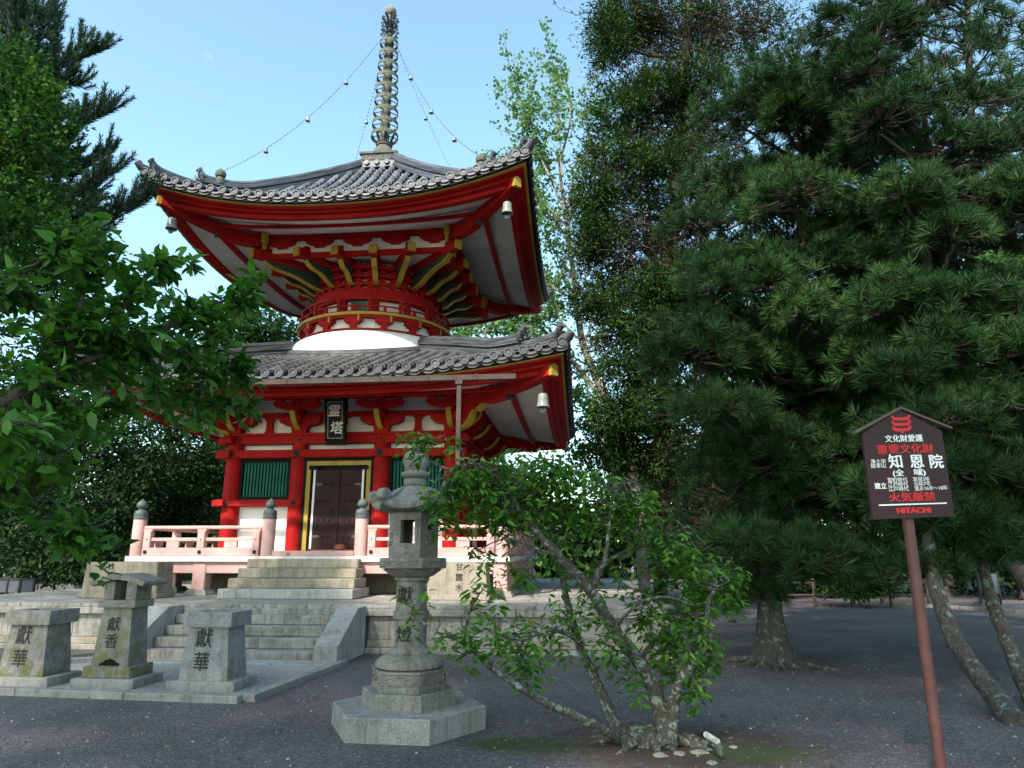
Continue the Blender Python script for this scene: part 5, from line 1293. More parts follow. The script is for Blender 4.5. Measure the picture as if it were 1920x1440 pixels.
# dark trees behind the terrace, left
leafy('evergreen_tree', 'dark dense evergreen behind the left end of the veranda', 'tree', Vector((-9.0, 5.5, 0)), [at(330, 1000, 25), at(320, 850, 25), at(300, 700, 25)],
    [(330, 760, 25, 110, 60, 1.5, 2600), (380, 850, 25, 70, 70, 1.5, 2200), (300, 880, 24, 100, 70, 1.5, 2600), (360, 960, 24, 80, 60, 1.5, 2000), (260, 980, 24, 90, 60, 1.5, 2200), (400, 930, 26, 50, 80, 1.2, 1200)], .15, 30, LF_K, BK_D, .25, 'dark evergreens behind the terrace', .8, limbr=.09, mult=2)
leafy('evergreen_tree', 'dark dense evergreen at the far left edge behind the offering stones', 'tree', Vector((-11.5, 0.5, 0)), [at(110, 1000, 21), at(100, 850, 21), at(90, 720, 21)],
    [(60, 800, 21, 110, 90, 1.5, 2600), (190, 820, 21, 90, 80, 1.5, 2600), (60, 930, 20, 110, 80, 1.5, 2600), (180, 950, 20, 90, 70, 1.5, 2300), (100, 1040, 20, 130, 50, 1.5, 2300), (230, 1050, 20, 60, 40, 1.2, 1000), (-80, 850, 21, 90, 220, 1.5, 1600), (240, 880, 21, 70, 60, 1.2, 1400), (20, 700, 21, 90, 70, 1.5, 1500)], .14, 30, LF_K, BK_D, .25, 'dark evergreens behind the terrace', .7, limbr=.09, mult=2)
leafy('evergreen_tree', 'mid green tree showing between the two roofs, left of the round drum', 'tree', Vector((-7.5, 9.0, 0)), [at(455, 900, 30), at(460, 750, 30), at(470, 620, 30)],
    [(430, 610, 30, 60, 45, 1.6, 1500), (490, 610, 30, 60, 40, 1.6, 1700), (550, 630, 30, 50, 34, 1.4, 1200), (450, 660, 30, 90, 50, 1.6, 1500), (410, 690, 29, 60, 60, 1.5, 1200)], .22, 20, LF_K2, BK_D, .25, 'dark evergreens behind the terrace', .7, limbr=.09)
# trees behind the pagoda, right of the drum
leafy('deciduous_tree', 'light green tree showing between the roofs, right of the round drum', 'tree', Vector((2.6, 14.5, 0)), [at(900, 900, 33), at(905, 750, 33), at(910, 620, 33)],
    [(860, 620, 33, 32, 26, 1.2, 700), (930, 600, 33, 40, 24, 1.2, 700), (985, 610, 33, 45, 36, 1.2, 900), (1000, 560, 34, 40, 50, 1.2, 700)], .26, 16, LF_G, BK_G, .2, 'light trees behind the pagoda', .6, limbr=.07)
# ginkgo: ascending leafy wands
def wands(P_, paths, mat, per_m, leaf, spread, r=.03, bark=BK_G, sub=True):
    O = []; D = []; N_ = []; S_ = []; rv = []
    for pth in paths:
        c = P_.branch(pth, r, r * .2, 5, 6, .02)
        segs = [(c[i], c[i + 1]) for i in range(len(c) - 1)]
        extra = []
        if sub:
            for (a, b_) in segs[len(segs) // 4:]:
                if rnd.random() < .75:
                    d = (b_ - a).normalized(); sd = Vector(np.random.randn(3)); sd = (sd - d * sd.dot(d)).normalized(); L = rnd.uniform(.6, 1.9) * leaf * 7
                    e = a + (d * .8 + sd * .9 + Vector((0, 0, .25))).normalized() * L; m_ = a.lerp(e, .5) + Vector((0, 0, -.04 * L)); P_.twig.tube([a, m_, e], [r * .35, r * .25, r * .1], 4, False); extra += [(a, m_), (m_, e)]
        for (a, b_) in segs[2:] + extra:
            L = (b_ - a).length; n = max(1, int(L * per_m))
            for _ in range(n):
                q = a.lerp(b_, rnd.random()); d = unit(np.random.randn(3) + np.array([0, 0, .3])); c0 = rnd.random()
                for j in range(6):
                    d2 = unit(d + .7 * np.random.randn(3)); O.append(np.array(tuple(q)) + d2 * spread * rnd.random()); D.append(d2); N_.append(unit(np.random.randn(3) + np.array([0, 0, .7]))); S_.append(leaf * rnd.uniform(.7, 1.2)); rv.append(min(1, .6 * c0 + .4 * rnd.random()))
    scatter('crown', mat, P_.o, O, D, N_, S_, LEAF_Q[0], LEAF_Q[1], np.array(rv), np.full(len(O), 1.5))
gk = Plant('ginkgo_tree', 'light green ginkgo with upright sparse branches right of the pagoda', 'tree', Vector((7.6, 5.5, 0)))
G_ = lambda px, py: at(px, py, 24 + rnd.uniform(-.8, .8))
gk.branch([Vector((7.6, 5.5, 0)), G_(1190, 900), G_(1150, 780), G_(1095, 650), G_(1075, 520), G_(1060, 400), G_(1045, 280)], .22, .05, 6, 10, .03)
gk.branch([G_(1150, 780), G_(1085, 690), G_(1040, 640), G_(1005, 605)], .1, .05, 5, 8, .02)
wp = [[(1060, 400), (1030, 330), (1000, 260), (975, 190), (955, 125)], [(1055, 330), (1048, 250), (1040, 180), (1035, 105)], [(1050, 300), (1070, 220), (1060, 160), (1052, 115)], [(1060, 420), (1020, 380), (985, 330), (955, 275)], [(1030, 330), (1000, 270), (975, 225), (958, 203)],
      [(1065, 430), (1090, 340), (1100, 260), (1085, 180)], [(1075, 520), (1040, 470), (1010, 420), (1000, 370)], [(1080, 560), (1040, 540), (1015, 500), (1010, 450)], [(1090, 640), (1050, 600), (1030, 560), (1025, 520)], [(1095, 650), (1120, 560), (1130, 480), (1120, 400)], [(1060, 400), (1080, 320), (1120, 260), (1130, 210)],
      [(1110, 690), (1060, 660), (1020, 640), (985, 600)], [(1130, 740), (1080, 700), (1050, 680), (1020, 690)], [(1150, 780), (1110, 760), (1080, 730), (1065, 750)], [(1160, 800), (1120, 810), (1090, 790), (1075, 820)], [(1045, 300), (1010, 300), (975, 300), (950, 320)], [(1100, 660), (1140, 600), (1150, 540)], [(1070, 480), (1100, 430), (1110, 380)],
      [(1055, 360), (1010, 300), (995, 230), (990, 170)], [(1062, 440), (1025, 400), (1000, 390)], [(1080, 560), (1050, 500), (1040, 440)], [(1085, 600), (1045, 570), (1035, 600)], [(1180, 860), (1130, 850), (1100, 840), (1080, 860)], [(1185, 900), (1140, 920), (1110, 900)]]
wands(gk, [[G_(*p) for p in w_] for w_ in wp], LF_G, 6.5, .15, .28, .045)
gk.finish(BK_G)
# cypress with brown interior
cyb = gnd(1238, 1118)
cyp = leafy('cypress_tree', 'tall ragged cypress with bright green tips and brown bare inner twigs', 'tree', cyb, [at(1240, 900, 17), at(1250, 700, 17), at(1262, 450, 17), at(1275, 250, 17), at(1290, 20, 17), at(1295, -120, 17)],
    [(1180, 40, 17, 55, 55, 1, 1500), (1140, 70, 16.5, 35, 50, .8, 900), (1270, 20, 17, 90, 60, 1.2, 1200), (1370, 40, 18, 90, 50, 1.2, 900), (1450, 60, 18, 60, 50, 1, 500), (1230, 175, 16.5, 60, 35, .8, 1100), (1310, 140, 16, 50, 30, .8, 800), (1160, 210, 16.5, 55, 40, .8, 1000), (1270, 250, 17, 70, 60, 1, 800), (1150, 290, 16.5, 60, 30, .8, 700),
     (1115, 370, 16.5, 40, 40, .8, 900), (1190, 400, 17, 60, 60, 1, 700), (1240, 300, 15.8, 40, 25, .6, 600), (1110, 450, 16.5, 45, 40, .8, 900), (1280, 400, 17, 60, 70, 1, 500), (1120, 560, 16.5, 50, 40, .8, 800), (1240, 540, 15.6, 60, 40, .7, 1300), (1190, 600, 16, 60, 40, .8, 900), (1170, 690, 16, 60, 40, .8, 1000), (1250, 640, 16, 60, 40, .8, 700), (1290, 560, 16, 50, 50, .8, 700),
     (1160, 780, 16, 55, 45, .8, 1300), (1230, 760, 16, 60, 50, .8, 900), (1140, 850, 16.4, 40, 40, .8, 700), (1220, 870, 16.4, 50, 50, .8, 500)], .115, 44, LF_Y, BK_D, .26, clump=.42, flat=.7, tmpl=LEAF_Q, limbr=.07, wd=.55, mult=4.6)
O = []; D = []; N_ = []; tw = MB()
for (px, py, rx, ry, n) in ((1290, 80, 60, 90, 420), (1260, 300, 90, 90, 600), (1200, 500, 90, 90, 600), (1190, 640, 90, 60, 380), (1270, 620, 60, 90, 360), (1260, 450, 70, 90, 420), (1240, 850, 60, 90, 420), (1270, 950, 60, 80, 300), (1380, 60, 70, 50, 260), (1150, 480, 70, 120, 300), (1180, 60, 70, 70, 400), (1240, 180, 80, 60, 400), (1160, 330, 60, 80, 300), (1330, 250, 60, 80, 300)):
    c = at(px, py, 17.2); k = 1 / ppm(px, py, 17.2)
    for _ in range(n):
        v = np.random.randn(3) * .5; p = c + Vector((v[0] * rx * k, v[1] * 1.0, v[2] * ry * k)) - cyp.base; d = unit(np.random.randn(3) * .7 + np.array([np.sign(v[0]) * .7, v[1], -.3 * rnd.random() + .25]))
        e = p + Vector(d) * rnd.uniform(.3, .9); m_ = p.lerp(e, .5) + Vector(np.random.randn(3) * .06); tw.tube([p, m_, e], [.011, .008, .003], 3, False)
        for _ in range(6): O.append(np.array(tuple(p.lerp(e, rnd.random()))) ); D.append(unit(d + .6 * np.random.randn(3))); N_.append(np.random.randn(3))
M['deadtwig'] = bark_mat('dead_twig', (.04, .028, .02), (.12, .085, .065)); tw.build('bare_twigs', M['deadtwig'], cyp.o, None, fix=False)
scatter('withered_sprays', LF_B, cyp.o, O, D, N_, np.random.uniform(.08, .2, len(O)), LEAF_Q[0], LEAF_Q[1], None, np.full(len(O), .45))
# ---- pines with long needles
def tuft_template(n, L, spread, wd=.014, seed=0):
    r_ = np.random.RandomState(seed); vs = []; fs = []
    for i in range(n):
        a = r_.rand() * 2 * math.pi; th_ = spread * (.25 + .75 * r_.rand() ** .7); l = L * r_.uniform(.75, 1.05)
        d = np.array([math.cos(th_), math.sin(th_) * math.cos(a), math.sin(th_) * math.sin(a)]); s_ = unit(np.cross(d, r_.randn(3))) * wd * .5
        b0 = d * .03 + np.array([-.12 * r_.rand() * L, 0, 0]); tip = b0 + d * l + np.array([0, 0, -.06 * l * 0]); k = len(vs)
        mid = b0 + d * l * .5 + unit(d + 1e-3) * 0
        vs += [b0 - s_ * .7, b0 + s_ * .7, mid + s_, tip, mid - s_]; fs.append((k, k + 1, k + 2, k + 3, k + 4))
    return vs, fs
TUFT = tuft_template(46, 1.0, 1.3, .042); TUFT2 = tuft_template(22, 1.0, .7, .055, 3)
LF_P = leaf_mat('pine_needle', (.010, .030, .011), (.022, .058, .018), (.055, .112, .034), .55, .18, .15)
LF_P2 = leaf_mat('left_pine_needle', (.010, .030, .019), (.022, .055, .032), (.05, .10, .05), .55, .15, .2)
def pine(name, label, base, trunk, pads, mat, size, r0, group='pines around the courtyard', tmpl=TUFT, bark=BK_P, outer=(0, 0, .55), back=0):
    P_ = Plant(name, label, 'tree', base, group)
    P_.branch([base] + trunk, r0, r0 * .3, 6, 12, .015)
    O = []; D = []; S_ = []; rv = []
    for (px, py, Dd, rx, ry, rz, n) in pads:
        c = at(px, py, Dd) - P_.base; k = 1 / ppm(px, py, Dd); q = P_.nearest(c + Vector((0, 0, -.3 if py < 850 else .75)))
        limb(P_.twig, [q, q.lerp(c, .5) + Vector((0, 0, -.06 * (c - q).length)), c + Vector((0, 0, -ry * k * .3))], .05, .018, 4, 6, .03)
        c0 = np.random.rand()
        for _ in range(n):
            v = np.random.randn(3); v /= np.linalg.norm(v)
            if v[2] < -.35: v[2] *= -.6
            p = np.array(tuple(c)) + v * np.array([rx * k, rz, ry * k]) * (.55 + .65 * np.random.rand())
            d = unit(v * np.array([1, 1, .8]) + np.array(outer) + .45 * np.random.randn(3))
            O.append(p); D.append(d); S_.append(size * np.random.uniform(.7, 1.15)); rv.append(np.clip(.5 * c0 + .5 * np.random.rand(), 0, 1))
            if np.random.rand() < .5: pv_ = Vector(p); P_.twig.tube([c.lerp(pv_, .35), c.lerp(pv_, .7) + Vector((0, 0, -.03)), pv_], [.014, .011, .007], 4, False)
    scatter('crown', mat, P_.o, O, D, np.random.randn(len(O), 3), S_, tmpl[0], tmpl[1], np.array(rv)); P_.finish(bark, BK_D); return P_
def padrows(rows, D0, dx, r, n, jit=1.0, rz=.55):
    out_ = []
    for (y, x0, x1) in rows:
        k = max(1, int(round((x1 - x0) / dx)))
        for i in range(k + 1):
            x = x0 + (x1 - x0) * i / k
            out_.append((x + rnd.uniform(-32, 32), y + rnd.uniform(-46, 46), D0 + rnd.uniform(-jit, jit), r * rnd.uniform(.7, 1.2), r * rnd.uniform(.5, .85), rz, n))
    return out_
pb_ = gnd(1452, 1245)
padsA = padrows([(150, 1420, 1560), (235, 1380, 1620), (330, 1355, 1640), (430, 1340, 1640), (530, 1320, 1640), (630, 1305, 1640), (720, 1290, 1640), (820, 1330, 1640), (920, 1370, 1640), (1010, 1380, 1600), (1080, 1400, 1560)], 10.6, 76, 78, 92)
padsA += padrows([(280, 1380, 1640), (420, 1360, 1640), (560, 1340, 1640), (700, 1330, 1640), (840, 1360, 1640), (960, 1400, 1640)], 14.0, 100, 110, 40)
padsA += padrows([(150, 1420, 1640), (350, 1370, 1640), (500, 1330, 1640), (650, 1310, 1640), (780, 1320, 1640), (900, 1380, 1640)], 12.8, 85, 95, 60)
padsA += padrows([(200, 1430, 1600), (330, 1400, 1640), (460, 1400, 1640), (590, 1400, 1640), (720, 1400, 1640), (850, 1420, 1640), (980, 1430, 1620)], 12.2, 95, 100, 60)
pine('pine_tree', 'broad dense dark green pine with straight trunk standing on the gravel', pb_, [at(1445, 1130, 11.8), at(1440, 950, 11.8), at(1470, 700, 11.7), at(1500, 450, 11.6), at(1520, 200, 11.6)], padsA, LF_P, .235, .19, bark=BK_Q)
mb = MB()
mb.lathe([(.40, -.02), (.35, .05), (.28, .16), (.235, .32), (.20, .55), (.165, .9)], 36, rib=lambda a, j: 1 + (.17, .15, .11, .07, .04, 0)[j] * math.sin(5 * a + .5) + (.1, .08, .06, .04, .02, 0)[j] * math.sin(9 * a + 2), caps=False)
for i in range(12):                                    # surface roots
    a = 2 * math.pi * i / 12 + .3 * math.sin(i * 5); L = .45 + .35 * rnd.random() + (.5 if i == 11 else 0)
    mb.tube([Vector((.22 * math.cos(a), .22 * math.sin(a), .12)), Vector((.34 * math.cos(a), .34 * math.sin(a), .05)), Vector(((.3 + .5 * L) * math.cos(a + .12), (.3 + .5 * L) * math.sin(a + .12), .015)), Vector(((.3 + L) * math.cos(a + .05), (.3 + L) * math.sin(a + .05), -.03))], [.07, .06, .04, .012], 8)
for o in bpy.data.objects:
    if o.name == 'pine_tree': mb.build('roots', BK_Q, o, 60, fix=False)
b1 = gnd(1912, 1362)
padsB = padrows([(70, 1600, 1720), (170, 1600, 1800), (270, 1680, 1860), (380, 1690, 1900), (490, 1690, 1960), (600, 1690, 1960), (700, 1690, 1960), (800, 1700, 1960), (900, 1700, 1960), (1000, 1690, 1960)], 9.6, 80, 84, 88, .8)
padsB += padrows([(140, 1640, 1900), (300, 1680, 1960), (450, 1680, 1960), (600, 1680, 1960), (750, 1680, 1960), (900, 1680, 1960)], 13.4, 110, 120, 36)
padsB += padrows([(200, 1700, 1860), (400, 1720, 1960), (600, 1720, 1960), (800, 1720, 1960), (960, 1720, 1960)], 11.4, 100, 105, 54)
padsB += padrows([(420, 1700, 1960), (560, 1700, 1960), (690, 1700, 1960), (800, 1690, 1960), (890, 1690, 1960), (970, 1680, 1960), (1040, 1700, 1960)], 8.9, 88, 80, 70, .3, .4)
pine('pine_tree', 'leaning pine whose lichened trunk curves up to the left behind the sign', b1, [at(1855, 1290, 7.9), at(1795, 1205, 8.2), at(1757, 1110, 8.5), at(1738, 980, 8.8), at(1730, 800, 9.2), at(1740, 560, 9.6), at(1740, 300, 9.8)], padsB, LF_P, .225, .12, bark=BK_Q)
b2 = gnd(1950, 1340)
pine('pine_tree', 'second leaning pine trunk at the right edge beside the curved one', b2, [at(1905, 1240, 8.5), at(1872, 1160, 8.7), at(1848, 1080, 9.0), at(1835, 960, 9.3), at(1840, 800, 9.6), at(1880, 600, 9.8)], padrows([(560, 1850, 1960), (700, 1860, 1960), (860, 1850, 1960), (980, 1830, 1960)], 10.6, 110, 80, 26), LF_P, .28, .1, bark=BK_Q)
pine('pine_tree', 'high pine in the upper right corner with airy branches against the sky', Vector((16.2, -.8, 0)), [at(1830, 900, 18), at(1830, 500, 18), at(1820, 200, 18), at(1810, -100, 18)],
     padrows([(10, 1640, 1900), (60, 1700, 1940), (120, 1790, 1940), (200, 1840, 1940), (300, 1850, 1940), (420, 1870, 1950), (-70, 1600, 1940)], 17, 80, 60, 22, 1.2, .8), LF_P, .42, .22)
# tall pine on the left: bottle-brush shoots
lp_ = Plant('pine_tree', 'tall pine on the upper left with spiky shoots against the sky', 'tree', Vector((-9.4, -4.2, 0)), 'pines around the courtyard')
Q_ = lambda px, py, d=0: at(px, py, 14.5 + d)
lp_.branch([Vector((-9.4, -4.2, 0)), Q_(-190, 900), Q_(-110, 600), Q_(-20, 350), Q_(20, 150), Q_(15, -60)], .22, .06, 6, 10, .02)
O = []; D = []; S_ = []; rv = []
tipsL = [((20, 150), (60, 90), (88, 20)), ((20, 200), (110, 130), (180, 98)), ((20, 180), (90, 120), (108, 40)), ((20, 120), (40, 70), (28, 12)), ((20, 260), (120, 250), (198, 212)), ((20, 230), (100, 190), (150, 80)), ((20, 320), (110, 330), (200, 290)), ((15, 300), (100, 290), (155, 225)), ((10, 380), (110, 380), (205, 325)), ((10, 400), (120, 410), (180, 345)),
         ((10, 440), (150, 440), (240, 388)), ((10, 440), (170, 430), (265, 380)), ((10, 480), (120, 480), (185, 440)), ((10, 350), (80, 360), (160, 370)), ((20, 120), (70, 150), (140, 160)), ((20, 280), (70, 270), (130, 300)), ((15, 330), (60, 300), (100, 240)), ((15, 420), (70, 400), (150, 400)), ((15, 100), (30, 60), (60, 40)), ((18, 80), (0, 30), (-15, -10)), ((15, 480), (90, 520), (170, 500)), ((15, 250), (50, 200), (75, 160)), ((15, 350), (60, 330), (120, 330)), ((15, 450), (80, 450), (140, 430))]
for (a, b_, c_) in tipsL:
    dd = rnd.uniform(-1.0, 1.0); main = lp_.branch([Q_(*a), Q_(*b_, dd * .6), Q_(*c_, dd)], .045, .012, 5, 6, .01)
    shoots = [main[-6:]]
    for i in range(3, len(main), 1):
        for _ in range(5):
            s0 = main[i]; fw = (main[min(i + 1, len(main) - 1)] - main[i - 1]).normalized(); e = s0 + (fw * .8 + Vector((rnd.uniform(-.6, .6), rnd.uniform(-.6, .6), rnd.uniform(.3, 1.5)))).normalized() * rnd.uniform(.35, .85)
            m_ = s0.lerp(e, .5) + Vector((0, 0, -.07)); lp_.twig.tube([s0, m_, e], [.012, .01, .006], 4, False); shoots.append([s0, m_, e])
    for sh in shoots:
        for i in range(len(sh) - 1):
            a0, a1 = sh[i], sh[i + 1]; L = (a1 - a0).length; n = max(2, int(L / .055)); c0 = rnd.random()
            dv_ = (a1 - a0).normalized()
            for j in range(n):
                O.append(np.array(tuple(a0.lerp(a1, j / n)))); D.append(unit(np.array(tuple(dv_)) + .12 * np.random.randn(3) + np.array([0, 0, .15]))); S_.append(.15 * rnd.uniform(.8, 1.15)); rv.append(.5 * c0 + .5 * rnd.random())
for _ in range(4200):                                   # dense inner crown
    v = unit(np.random.randn(3)); r_ = np.random.rand() ** .45; px_, py_ = 20 + 95 * v[0] * r_, 230 - 300 * v[2] * r_
    p = Q_(px_, py_, v[1] * 1.3 * r_) - lp_.base; O.append(np.array(tuple(p))); D.append(unit(v * .7 + np.array([.1, 0, .8]) + .3 * np.random.randn(3))); S_.append(.19 * rnd.uniform(.8, 1.2)); rv.append(rnd.random() * .8)
scatter('crown', LF_P2, lp_.o, O, D, np.random.randn(len(O), 3), S_, *tuft_template(12, 1.0, .75, .10, 5), np.array(rv)); lp_.finish(BK_D)
# ---- dark wood behind the right side
for i, (px, w_, D_, top_, lab) in enumerate(((1330, 90, 27, 600, 'dark tree behind the cypress trunk, left end of the right-hand wood'), (1470, 100, 28, 450, 'dark tree directly behind the broad pine trunk'), (1620, 100, 27, 450, 'dark tree behind the gap between broad pine and sign'), (1770, 100, 28, 500, 'dark tree behind the pole of the sign'), (1920, 110, 26, 500, 'dark tree at the right picture edge behind the leaning trunks'))):
    g0 = gnd(px, 1112); g0 = at(px, 1100, D_); g0.z = 0
    bl2 = []
    for yy in range(top_, 1110, 105):
        bl2 += [(px - 40 + rnd.uniform(-15, 15), yy, D_, w_ * .75, 65, 1.6, 850), (px + 45 + rnd.uniform(-15, 15), yy + 50, D_ + 1, w_ * .75, 65, 1.6, 850)]
    leafy('evergreen_tree', lab, 'tree', g0, [at(px, 900, D_), at(px, 700, D_), at(px, top_, D_)], bl2, .22, 30, LF_K, BK_D, .28, 'dark trees behind the gravel yard', .9, limbr=.1, mult=1.6)
leafy('bamboo_grass', 'low drooping grass clump at the far end of the gravel yard', 'plant', at(1600, 1112, 22.5) - Vector((0, 0, at(1600, 1112, 22.5).z)), None, [(1580, 1085, 22.5, 30, 26, .6, 900), (1620, 1090, 22.5, 30, 24, .6, 800)], .26, 20, LF_Y, BK_D, wd=.35, clump=.5)
# far woods closing the horizon
O = []; 
rs = np.random.RandomState(4)
for i in range(110000):
    a = rs.uniform(R(-75), R(75)); r = rs.uniform(46, 60); x = CAM[0] + r * math.sin(a); y = CAM[1] + r * math.cos(a); ang = math.degrees(math.atan2(x - CAM[0], y - CAM[1]))
    if -1.5 < ang < 2.5: hh = 4.5
    else: hh = 8 + 2.5 * math.sin(a * 23) + 1.5 * math.sin(a * 51)
    if ang > 10: hh += 7
    O.append((x, y, rs.uniform(0, 1) ** .8 * hh))
O = np.array(O)
tag(scatter('woods', LF_K2, None, O, rs.randn(len(O), 3), rs.randn(len(O), 3) + np.array([0, 0, .6]), rs.uniform(.4, .8, len(O)), LEAF_Q[0], LEAF_Q[1], None, np.full(len(O), 1.2)), 'dark mass of far woods along the horizon', 'woods', kind='stuff')
# far yard: low rail fence, stone edging, white board at left
g0 = at(1480, 1120, 22.5); g0.z = 0; fn = thing('rail_fence', 'low dark rail fence at the far end of the gravel yard under the pines', 'fence', tuple(g0))
fa, fb_ = at(1385, 1118, 22.5), at(1740, 1118, 22.5); fa.z = fb_.z = 0
for z in (.35, .72):
    mb = MB(); mb.tube([fa - g0 + Vector((0, 0, z)), fb_ - g0 + Vector((0, 0, z))], .035, 8); mb.build('rail', BK_D, fn)
for i in range(6):
    p = fa.lerp(fb_, i / 5) - g0; mb = MB(); mb.tube([p, p + Vector((0, 0, .85))], .05, 8); mb.build('post', BK_D, fn)
ea, eb = gnd(1590, 1129), gnd(1960, 1152); d = eb - ea; g = thing('stone_edging', 'long low stone edging along the far right side of the gravel yard', 'kerb', tuple(ea), math.atan2(d.y, d.x))
mb = MB()
for i in range(8): mb.box(i * d.length / 8 + .01, (i + 1) * d.length / 8 - .01, -.08, .08, -.02, .09, .012)
mb.build('edging', M['lantern'], g); mb = MB(); mb.box(0, d.length, .35, 2.2, 0, .05, .02); mb.build('raised_slab', M['gravel'], g)
p = at(1852, 1085, 23); g = thing('lit_panel_board', 'white framed panel standing in the dark behind the leaning pines', 'panel', (p.x, p.y, 0), .1)
mb = MB(); mb.box(-.3, .3, 0, .04, .35, 1.0); mb.box(-.34, -.3, -.01, .05, 0, 1.05); mb.box(.3, .34, -.01, .05, 0, 1.05); mb.build('frame', M['iron'], g); mb = MB(); mb.box(-.28, .28, -.012, -.001, .38, .97); mb.build('panel', M['offwhite'], g)
p = at(28, 1098, 17); g = thing('low_board', 'low white board on dark legs at the left edge behind the terrace', 'board', (p.x, p.y, 0), .1)
mb = MB(); mb.box(-.6, .42, 0, .04, .72, 1.0); mb.build('panel', M['offwhite'], g); mb = MB()
for x in (-.62, -.2, .1, .42): mb.box(x, x + .04, -.02, .05, 0, 1.02)
mb.box(-.62, .46, -.02, .05, 1.0, 1.04); mb.build('frame', M['iron'], g)
# small bright sprig hanging in from the right edge
sp = Plant('maple_branch', 'small bright green maple spray in front of the dark pines at right', 'branch', at(1990, 520, 7.5)); sp.branch([at(1990, 520, 7.5), at(1930, 490, 7.5), at(1880, 485, 7.5), at(1845, 480, 7.5)], .012, .003, 4, 5, .003)
sp.leaves(LF_G, blob_pts(1862, 480, 7.5, 34, 7, .1, 12) + blob_pts(1915, 490, 7.5, 20, 6, .1, 5), 6, .07, .2, 1.0, twig=.002); sp.finish(BK_D)

# unseen trees added behind the camera, sized to keep sun off the court
LF_D = leaf_mat('shade_tree_leaf', (.02, .06, .015), (.04, .11, .02), (.08, .18, .03), .5, .25)
def shade_tree(x, y, r, z0, z1, lab, n=26):
    P_ = Plant('unseen_shade_tree', lab, 'tree', Vector((x, y, 0)), 'unseen trees added for shade behind the camera')
    P_.branch([Vector((x, y, 0)), Vector((x + .2, y, z0 * .6)), Vector((x, y + .2, z0)), Vector((x, y, (z0 + z1) / 2))], .35, .12, 6, 12, .02)
    O = []; D = []; S_ = []; rv = []
    for i in range(n):
        v = np.random.randn(3); v /= np.linalg.norm(v); rr = .35 + .6 * np.random.rand()
        c = np.array([v[0] * r * rr, v[1] * r * rr, (z0 + z1) / 2 + v[2] * (z1 - z0) / 2 * rr]); q = P_.nearest(c); limb(P_.wood, [q, q.lerp(Vector(c), .5), Vector(c)], .08, .03, 4, 6, .04)
        k = 330; c0 = np.random.rand(); u = unit(np.random.randn(k, 3)) * (1.75 * np.random.rand(k, 1) ** .4) * np.array([1, 1, .7])
        O.append(c + u); D.append(np.random.randn(k, 3)); S_.append(np.random.uniform(.25, .42, k)); rv.append(np.clip(.5 * c0 + .5 * np.random.rand(k), 0, 1))
    O = np.concatenate(O); scatter('crown', LF_D, P_.o, O, np.concatenate(D), np.random.randn(len(O), 3) + np.array([0, 0, .8]), np.concatenate(S_), LEAF_Q[0], LEAF_Q[1], np.concatenate(rv), np.full(len(O), 1.2)); P_.finish(BK_D)
shade_tree(-13.5, -27.5, 4.0, 6, 27.5, 'tall unseen tree added for shade far behind the camera, leftmost of its row', 26)
shade_tree(-8.3, -29, 4.2, 6, 28, 'tall unseen tree added for shade behind the camera, second from the left', 30)
shade_tree(-3.0, -29.5, 4.4, 6, 28, 'tall unseen tree added for shade behind the camera, third from the left', 30)
shade_tree(2.8, -30, 4.4, 6, 28, 'tall unseen tree added for shade straight behind the camera', 30)
shade_tree(9.0, -29.5, 4.4, 6, 27, 'tall unseen tree added for shade behind the camera on the right', 28)

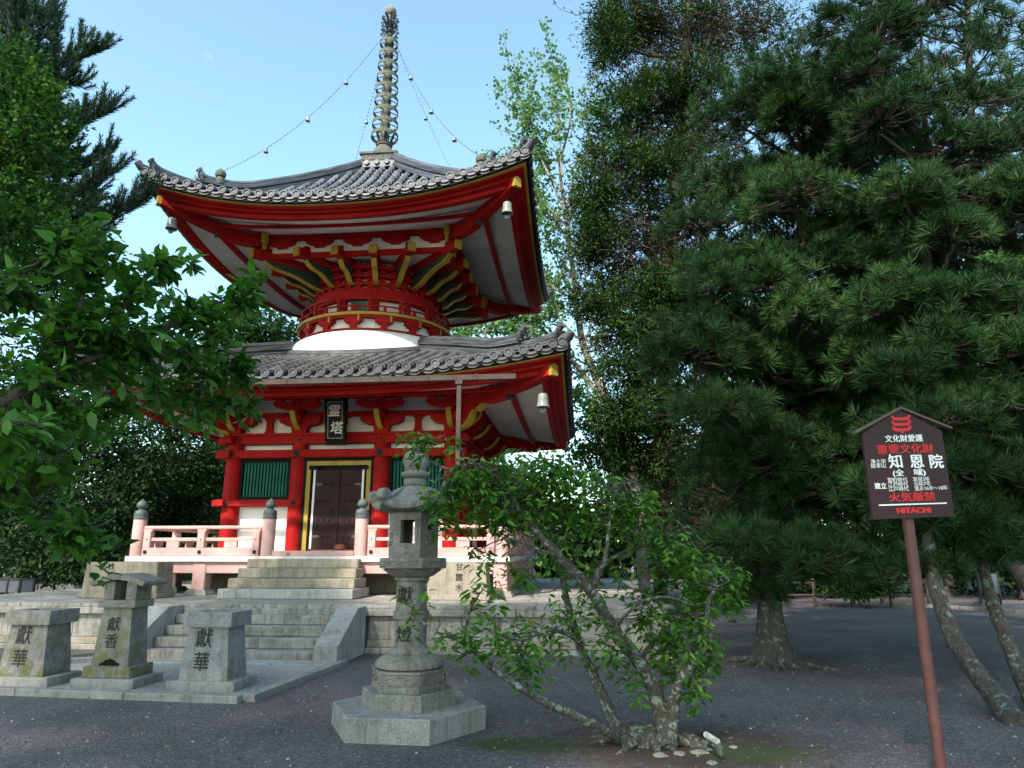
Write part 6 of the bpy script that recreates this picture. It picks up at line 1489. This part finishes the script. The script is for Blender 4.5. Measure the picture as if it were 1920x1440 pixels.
# loose pebbles and fallen leaves on the gravel
rs = np.random.RandomState(8); n = 5200
X_ = rs.uniform(-3.5, 11.5, n); Y_ = -15.4 + 9 * rs.rand(n) ** 1.7
PB = ([(0, 0, .5)] + [(.6 * math.cos(a), .5 * math.sin(a), .28) for a in np.arange(5) * 1.2566] + [(.75 * math.cos(a + .6), .65 * math.sin(a + .6), 0) for a in np.arange(5) * 1.2566], [(0, 1 + i, 1 + (i + 1) % 5) for i in range(5)] + [(1 + i, 6 + i, 1 + (i + 1) % 5) for i in range(5)] + [(6 + i, 6 + (i + 1) % 5, 1 + (i + 1) % 5) for i in range(5)])
def rnd_mat(name, a, b_, c_):
    m, t, b, o = node_mat(name); q = NN(t, 'ShaderNodeAttribute', attribute_name='rnd'); t.links.new(ramp(t, q.outputs['Fac'], [(0, a), (.6, b_), (1, c_)]), b.inputs[0]); b.inputs['Roughness'].default_value = .85; return m
ok = ~((X_ < 2.1) & (Y_ > -10.7)) & ~((abs(X_ - 3.85) < .85) & (abs(Y_ + 11.35) < .8)) & (Y_ < -6.9)
O = np.stack([X_, Y_, np.zeros(n)], 1)[ok]; k = len(O); an = rs.rand(k) * 6.28
tag(scatter('pebbles', rnd_mat('pebble', (.05, .045, .045), (.13, .115, .11), (.32, .30, .28)), None, O, np.stack([np.cos(an), np.sin(an), 0 * an], 1), np.tile([0, 0, 1.0], (k, 1)), .009 + .017 * rs.rand(k) ** 3, PB[0], PB[1]), 'loose pebbles strewn over the dark gravel', 'pebbles', kind='stuff')
n = 420; X_ = rs.uniform(-1, 11, n); Y_ = rs.uniform(-15, -5, n); ok = ~((X_ < 2.1) & (Y_ > -10.7)) & ~((abs(X_ - 3.85) < .85) & (abs(Y_ + 11.35) < .8)) & ((Y_ < -6.9) | (X_ > 7.2))
O = np.stack([X_, Y_, np.full(n, .012)], 1)[ok]; k = len(O); an = rs.rand(k) * 6.28
tag(scatter('fallen_leaves', rnd_mat('dry_leaf', (.10, .05, .02), (.20, .10, .035), (.28, .20, .07)), None, O, np.stack([np.cos(an), np.sin(an), .2 * rs.randn(k)], 1), np.tile([0, 0, 1.0], (k, 1)) + .3 * rs.randn(k, 3), rs.uniform(.03, .065, k), LEAF_T[0], LEAF_T[1]), 'few dry brown leaves fallen on the gravel', 'leaves', kind='stuff')
